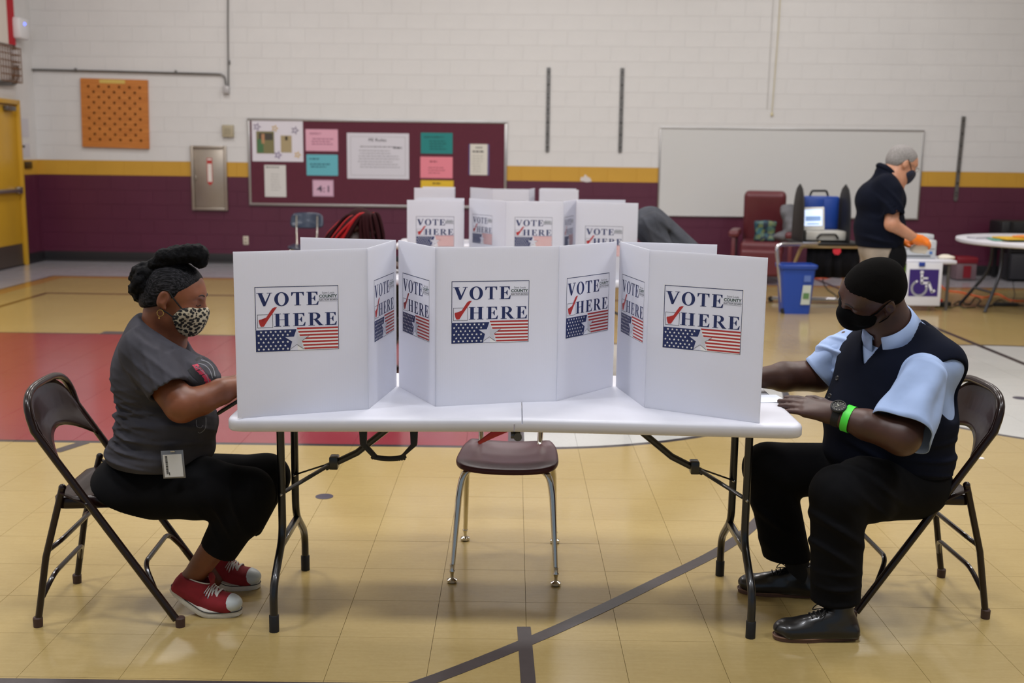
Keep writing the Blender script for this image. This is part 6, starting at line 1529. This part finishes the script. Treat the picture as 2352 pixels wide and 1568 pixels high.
# low table with printer and access sign
YL = 11.62; z0 = .515; x0, x1 = AT(2052, 604, YL).x, AT(2197, 604, YL).x; t = thing('low_table', 'low white plastic table under the printer', 'table', ((x0+x1)/2, YL+.25, 0))
mb = MB(); mb.box(((x0+x1)/2, YL+.28, z0), (x1-x0, .60, .04), bev=.012); mb.o('tabletop', PLA, t, True)
for x in (x0+.05, x1-.06):
    for y in (YL+.04, YL+.52): mb = MB(); mb.tube([(x, y, z0-.02), (x+(.0), y, .0)], .017, 10); mb.o('leg', GREYM, t, True)
t = thing('printer', 'pale grey ballot printer on the low white table', 'printer', (AT(2106, 575, YL+.2).x, YL+.3, z0+.02)); PG_ = M('printer_grey', (198, 202, 206), .45)
a, b = AT(2064, 552, YL+.1), AT(2153, 597, YL+.1); wP = b.x-a.x; cx = (a.x+b.x)/2
mb = MB(); mb.box((cx, YL+.32, z0+.02+.10), (wP, .36, .20), bev=.018); mb.o('body', PG_, t, True); mb = MB(); mb.box((cx+.05, YL+.38, z0+.02+.225), (wP*.85, .2, .05), bev=.012); mb.o('cover', PG_, t, True)
mb = MB(); mb.box((cx, YL+.138, z0+.05), (wP*.7, .01, .012)); mb.box((cx, YL+.138, z0+.125), (wP*.9, .006, .004)); mb.o('paper_slot', M('slot_dark', (70, 74, 80), .6), t, True); mb = MB(); mb.box((cx+wP*.36, YL+.137, z0+.085), (.03, .006, .03), bev=.002); mb.o('blue_badge', M('blue_mark', (60, 110, 180), .5), t, True)
p = AT(2176, 594, YL+.15); F = Fld(); F.ell((p.x, YL+.2, z0+.035), (.09, .09, .028), 0); F.disp(noise_disp(.006, 50, 7)); tagset(link('cloth', F.mesh(.008, 1), M('cloth_white')), 'folded white cloth at the right end of the low table', 'cloth')
t = thing('access_sign', 'white board with purple wheelchair symbol hanging from the low table', 'sign', AT(2120, 650, YL-.06))
a, b = AT(2083, 603, YL-.05), AT(2158, 702, YL-.05); c = (a+b)/2; SW, SH = b.x-a.x, a.z-b.z
mb = MB(); mb.box((c.x, YL-.05, c.z), (SW, .012, SH), bev=.002); mb.o('board', M('sign_white', (222, 224, 232), .5), t, True)
a2, b2 = AT(2090, 618, YL-.06), AT(2153, 681, YL-.06); cp = (a2+b2)/2; q = b2.x-a2.x; mb = MB(); mb.poly([(a2.x, YL-.0575, b2.z), (b2.x, YL-.0575, b2.z), (b2.x, YL-.0575, a2.z), (a2.x, YL-.0575, a2.z)], [(0, 1, 2, 3)]); mb.o('purple_field', M('sign_purple', (52, 30, 112), .5), t, True)
mb = MB(); U = lambda x, z: (cp.x+(x-.5)*q, YL-.0592, cp.z+(z-.5)*q)
def seg(P, w_):
    for (xa, za), (xb, zb) in zip(P, P[1:]):
        A_ = Vector(U(xa, za)); B_ = Vector(U(xb, zb)); d = (B_-A_).normalized(); n_ = Vector((-d.z, 0, d.x))*w_*q/2; A_ -= d*w_*q*.3; B_ += d*w_*q*.3; mb.poly([A_-n_, B_-n_, B_+n_, A_+n_], [(0, 1, 2, 3)])
mb.poly([U(.42, .86)]+[U(.42+.06*math.cos(a), .86+.06*math.sin(a)) for a in [2*PI*i/16 for i in range(16)]], [(0, i+1, (i+1) % 16+1) for i in range(16)])
seg([(.42, .80), (.44, .50), (.68, .50), (.80, .20), (.88, .24)], .085); seg([(.43, .66), (.62, .66)], .06); seg([(.36+.25*math.cos(a), .32+.25*math.sin(a)) for a in [math.radians(x) for x in range(110, 385, 18)]], .07)
mb.o('wheelchair_symbol', M('sign_white'), t, True); pbox(2112, 602, 2125, 612, YL-.07, .02, M('blue_clip', (30, 60, 150), .5), 'clip', .004)
p = AT(2082, 622, YL+.3); mb = MB(); mb.box((p.x, YL+.32, p.z-.05), (.22, .03, .24), bev=.01); tagset(mb.o('green_bag', M('lime', (140, 206, 40), .6)), 'lime green bag hanging behind the sign under the low table', 'bag')
p = G(2166, 703); t = thing('power_block', 'black and red power block on the floor right of the sign', 'power strip', (p.x, p.y, 0)); mb = MB(); mb.box((p.x, p.y, .025), (.16, .06, .05), bev=.008); mb.o('block', BLKP, t, True); mb = MB(); mb.box((p.x-.05, p.y, .065), (.07, .05, .03), bev=.006); mb.o('red_plug', M('orange_plug', (206, 62, 40), .5), t, True)

# round table on the right
t = thing('round_table', 'large round white folding table at the right edge with folders on it', 'table', (5.80, 11.85, 0)); RT = 1.0
mb = MB(); mb.lathe([(.0001, .70), (RT-.03, .70), (RT-.004, .71), (RT, .722), (RT, .74), (RT-.006, .748), (RT-.02, .75), (.0001, .75)], (5.80, 11.85, 0), 56); mb.o('tabletop', PLA, t, True)
for sx in (-1, 1):
    for sy in (-1, 1):
        mb = MB(); x = 5.80+sx*.62; mb.tube(fillet([(x, 11.85+sy*.12, .70), (x+sx*.0, 11.85+sy*.14, .40), (x-.0+sx*.22, 11.85+sy*.33, .0)], .2), .017, 10); mb.o('leg', M('leg_grey', (62, 64, 70), .35, .5), t, True)
    mb = MB(); mb.tube([(5.80+sx*.74, 11.62, .20), (5.80+sx*.74, 12.08, .20)], .014, 8); mb.o('cross_bar', M('leg_grey'), t, True)
FO = [((5.26, 11.55), .1, (216, 172, 40), 'yellow'), ((5.44, 11.50), .5, (224, 140, 60), 'orange'), ((5.22, 11.62), -.2, (96, 150, 130), 'green')]
for k, ((x, y), rz_, col, nm) in enumerate(sorted(FO, key=lambda v: v[3] != 'green')):
    zb = .7505+.022*k; tt_ = thing('folder', {'yellow': 'bright yellow paper folder in the middle of the pile on the round table', 'orange': 'orange paper folder on top of the pile on the round table', 'green': 'pale green folder at the bottom of the pile on the round table'}[nm], 'folder', (x, y, zb), rz_, 'folders on the round table')
    mb = MB(); mb.box((0, 0, .009), (.42, .30, .016), bev=.004); mb.box((.02, .005, .019), (.36, .26, .003)); mb.o('cover', M('folder_'+nm, col, .6), tt_)
p = AT(2319, 557, 11.5); t = thing('paper_tray', 'small white tub on the round table at the right edge', 'tub', (5.50, 11.18, .75)); mb = MB(); mb.lathe([(.0001, .0), (.045, 0), (.06, .055), (.064, .057), (.056, .05), (.042, .006), (.0001, .006)], (0, 0, .0005), 18); mb.o('tub', M('tub_white', (196, 200, 220), .4), t)
p = AT(2203, 544, 11.9); t = thing('paper_stack', 'small stack of white papers at the left end of the round table', 'papers', (4.98, 11.86, .75), .3); mb = MB(); [mb.box((.004*math.sin(i), .003*i, .004+i*.006), (.2, .14, .005), Matrix.Rotation(.05*i, 3, 'Z')) for i in range(4)]; tagset(mb.o('sheets', M('notice_paper'), t), kind='stuff')
# things along the right part of the wall
t = thing('cooler', 'red and white drink cooler on the floor by the far right wall', 'cooler', (6.35, 14.75, 0)); a, b = AT(2205, 592, 14.6), AT(2248, 632, 14.6); xc = (a.x+b.x)/2; wc_ = b.x-a.x; t.location = (xc, 14.8, 0)
mb = MB(); mb.box((xc, 14.8, .12), (wc_, .26, .22), bev=.015); mb.o('tub', M('cooler_white', (110, 90, 96), .45), t, True); mb = MB(); mb.box((xc, 14.8, .27), (wc_+.02, .28, .09), bev=.02); mb.o('lid', M('cooler_red', (120, 18, 34), .4), t, True); mb = MB(); mb.box((xc, 14.66, .12), (.10, .01, .16)); mb.o('side_panel', M('cooler_red'), t, True)
t = thing('equipment_cart', 'black equipment cart against the maroon wall at the far right', 'cart', (7.1, 14.9, 0)); BE = M('black_equipment', (16, 16, 20), .5)
a = AT(2302, 506, 14.7); zt_c = a.z; mb = MB(); mb.box((a.x+.55, 14.9, zt_c-.16), (1.1, .42, .30), bev=.03); mb.o('upper_case', BE, t, True); mb = MB(); mb.box((a.x+.65, 14.9, .40), (1.05, .5, .03)); mb.box((a.x+.65, 14.9, .65), (1.15, .5, .03)); mb.o('shelf', BE, t, True)
mb = MB(); mb.box((a.x+.55, 14.8, .20), (.85, .4, .34), bev=.02); mb.o('lower_case', M('dark_case', (34, 34, 40), .6), t, True)
for x in (a.x+.12, a.x+1.15):
    for y in (14.68, 15.1): mb = MB(); mb.box((x, y, .40), (.04, .04, .78)); mb.o('post', BE, t, True)
# cables
ORC = M('orange_cord', (226, 92, 44), .5); BKC = M('black_cord', (22, 22, 24), .5)
def cord(label, pts, mat, r_=.006, cat='cable'):
    P = [Vector((q.x, q.y, z if z else r_)) for q, z in [(G(a, b), (c[0] if c else 0)) for a, b, *c in pts]]
    mb = MB(); mb.tube(smooth_path(P, 6), r_, 6); tagset(mb.o('cable', mat, None, ang=180), label, cat)
cord('orange extension cord on the floor between the sign and the round table', [(2160, 655), (2175, 668), (2205, 672), (2230, 678), (2262, 684), (2290, 676), (2320, 690), (2352, 692)], ORC, .008)
cord('orange cord on the grey floor behind the blue bin', [(1870, 640), (1900, 640), (1920, 632), (1940, 642), (1962, 645)], ORC, .008)
cord('black cable looping on the floor behind the voting stand', [(1900, 630), (1890, 645), (1900, 665), (1918, 678), (1928, 695)], BKC, .007)
cord('tangled black cable under the round table', [(2190, 700), (2205, 692), (2225, 700), (2240, 684), (2252, 690), (2245, 702), (2270, 706), (2295, 690), (2320, 698), (2352, 703)], BKC)
cord('black cable running from the sign to the table legs', [(2160, 704), (2180, 708), (2200, 703), (2215, 708), (2240, 706)], BKC)
p = G(2310, 703); t = thing('power_strip', 'black power strip on the floor under the round table', 'power strip', (p.x, p.y, 0)); mb = MB(); mb.box((p.x, p.y, .02), (.26, .06, .04), bev=.006); mb.o('strip', BLKP, t, True)
cord('thin black wire standing off the floor at the right edge', [(2325, 640), (2328, 660), (2330, 680), (2322, 700)], BKC, .004)
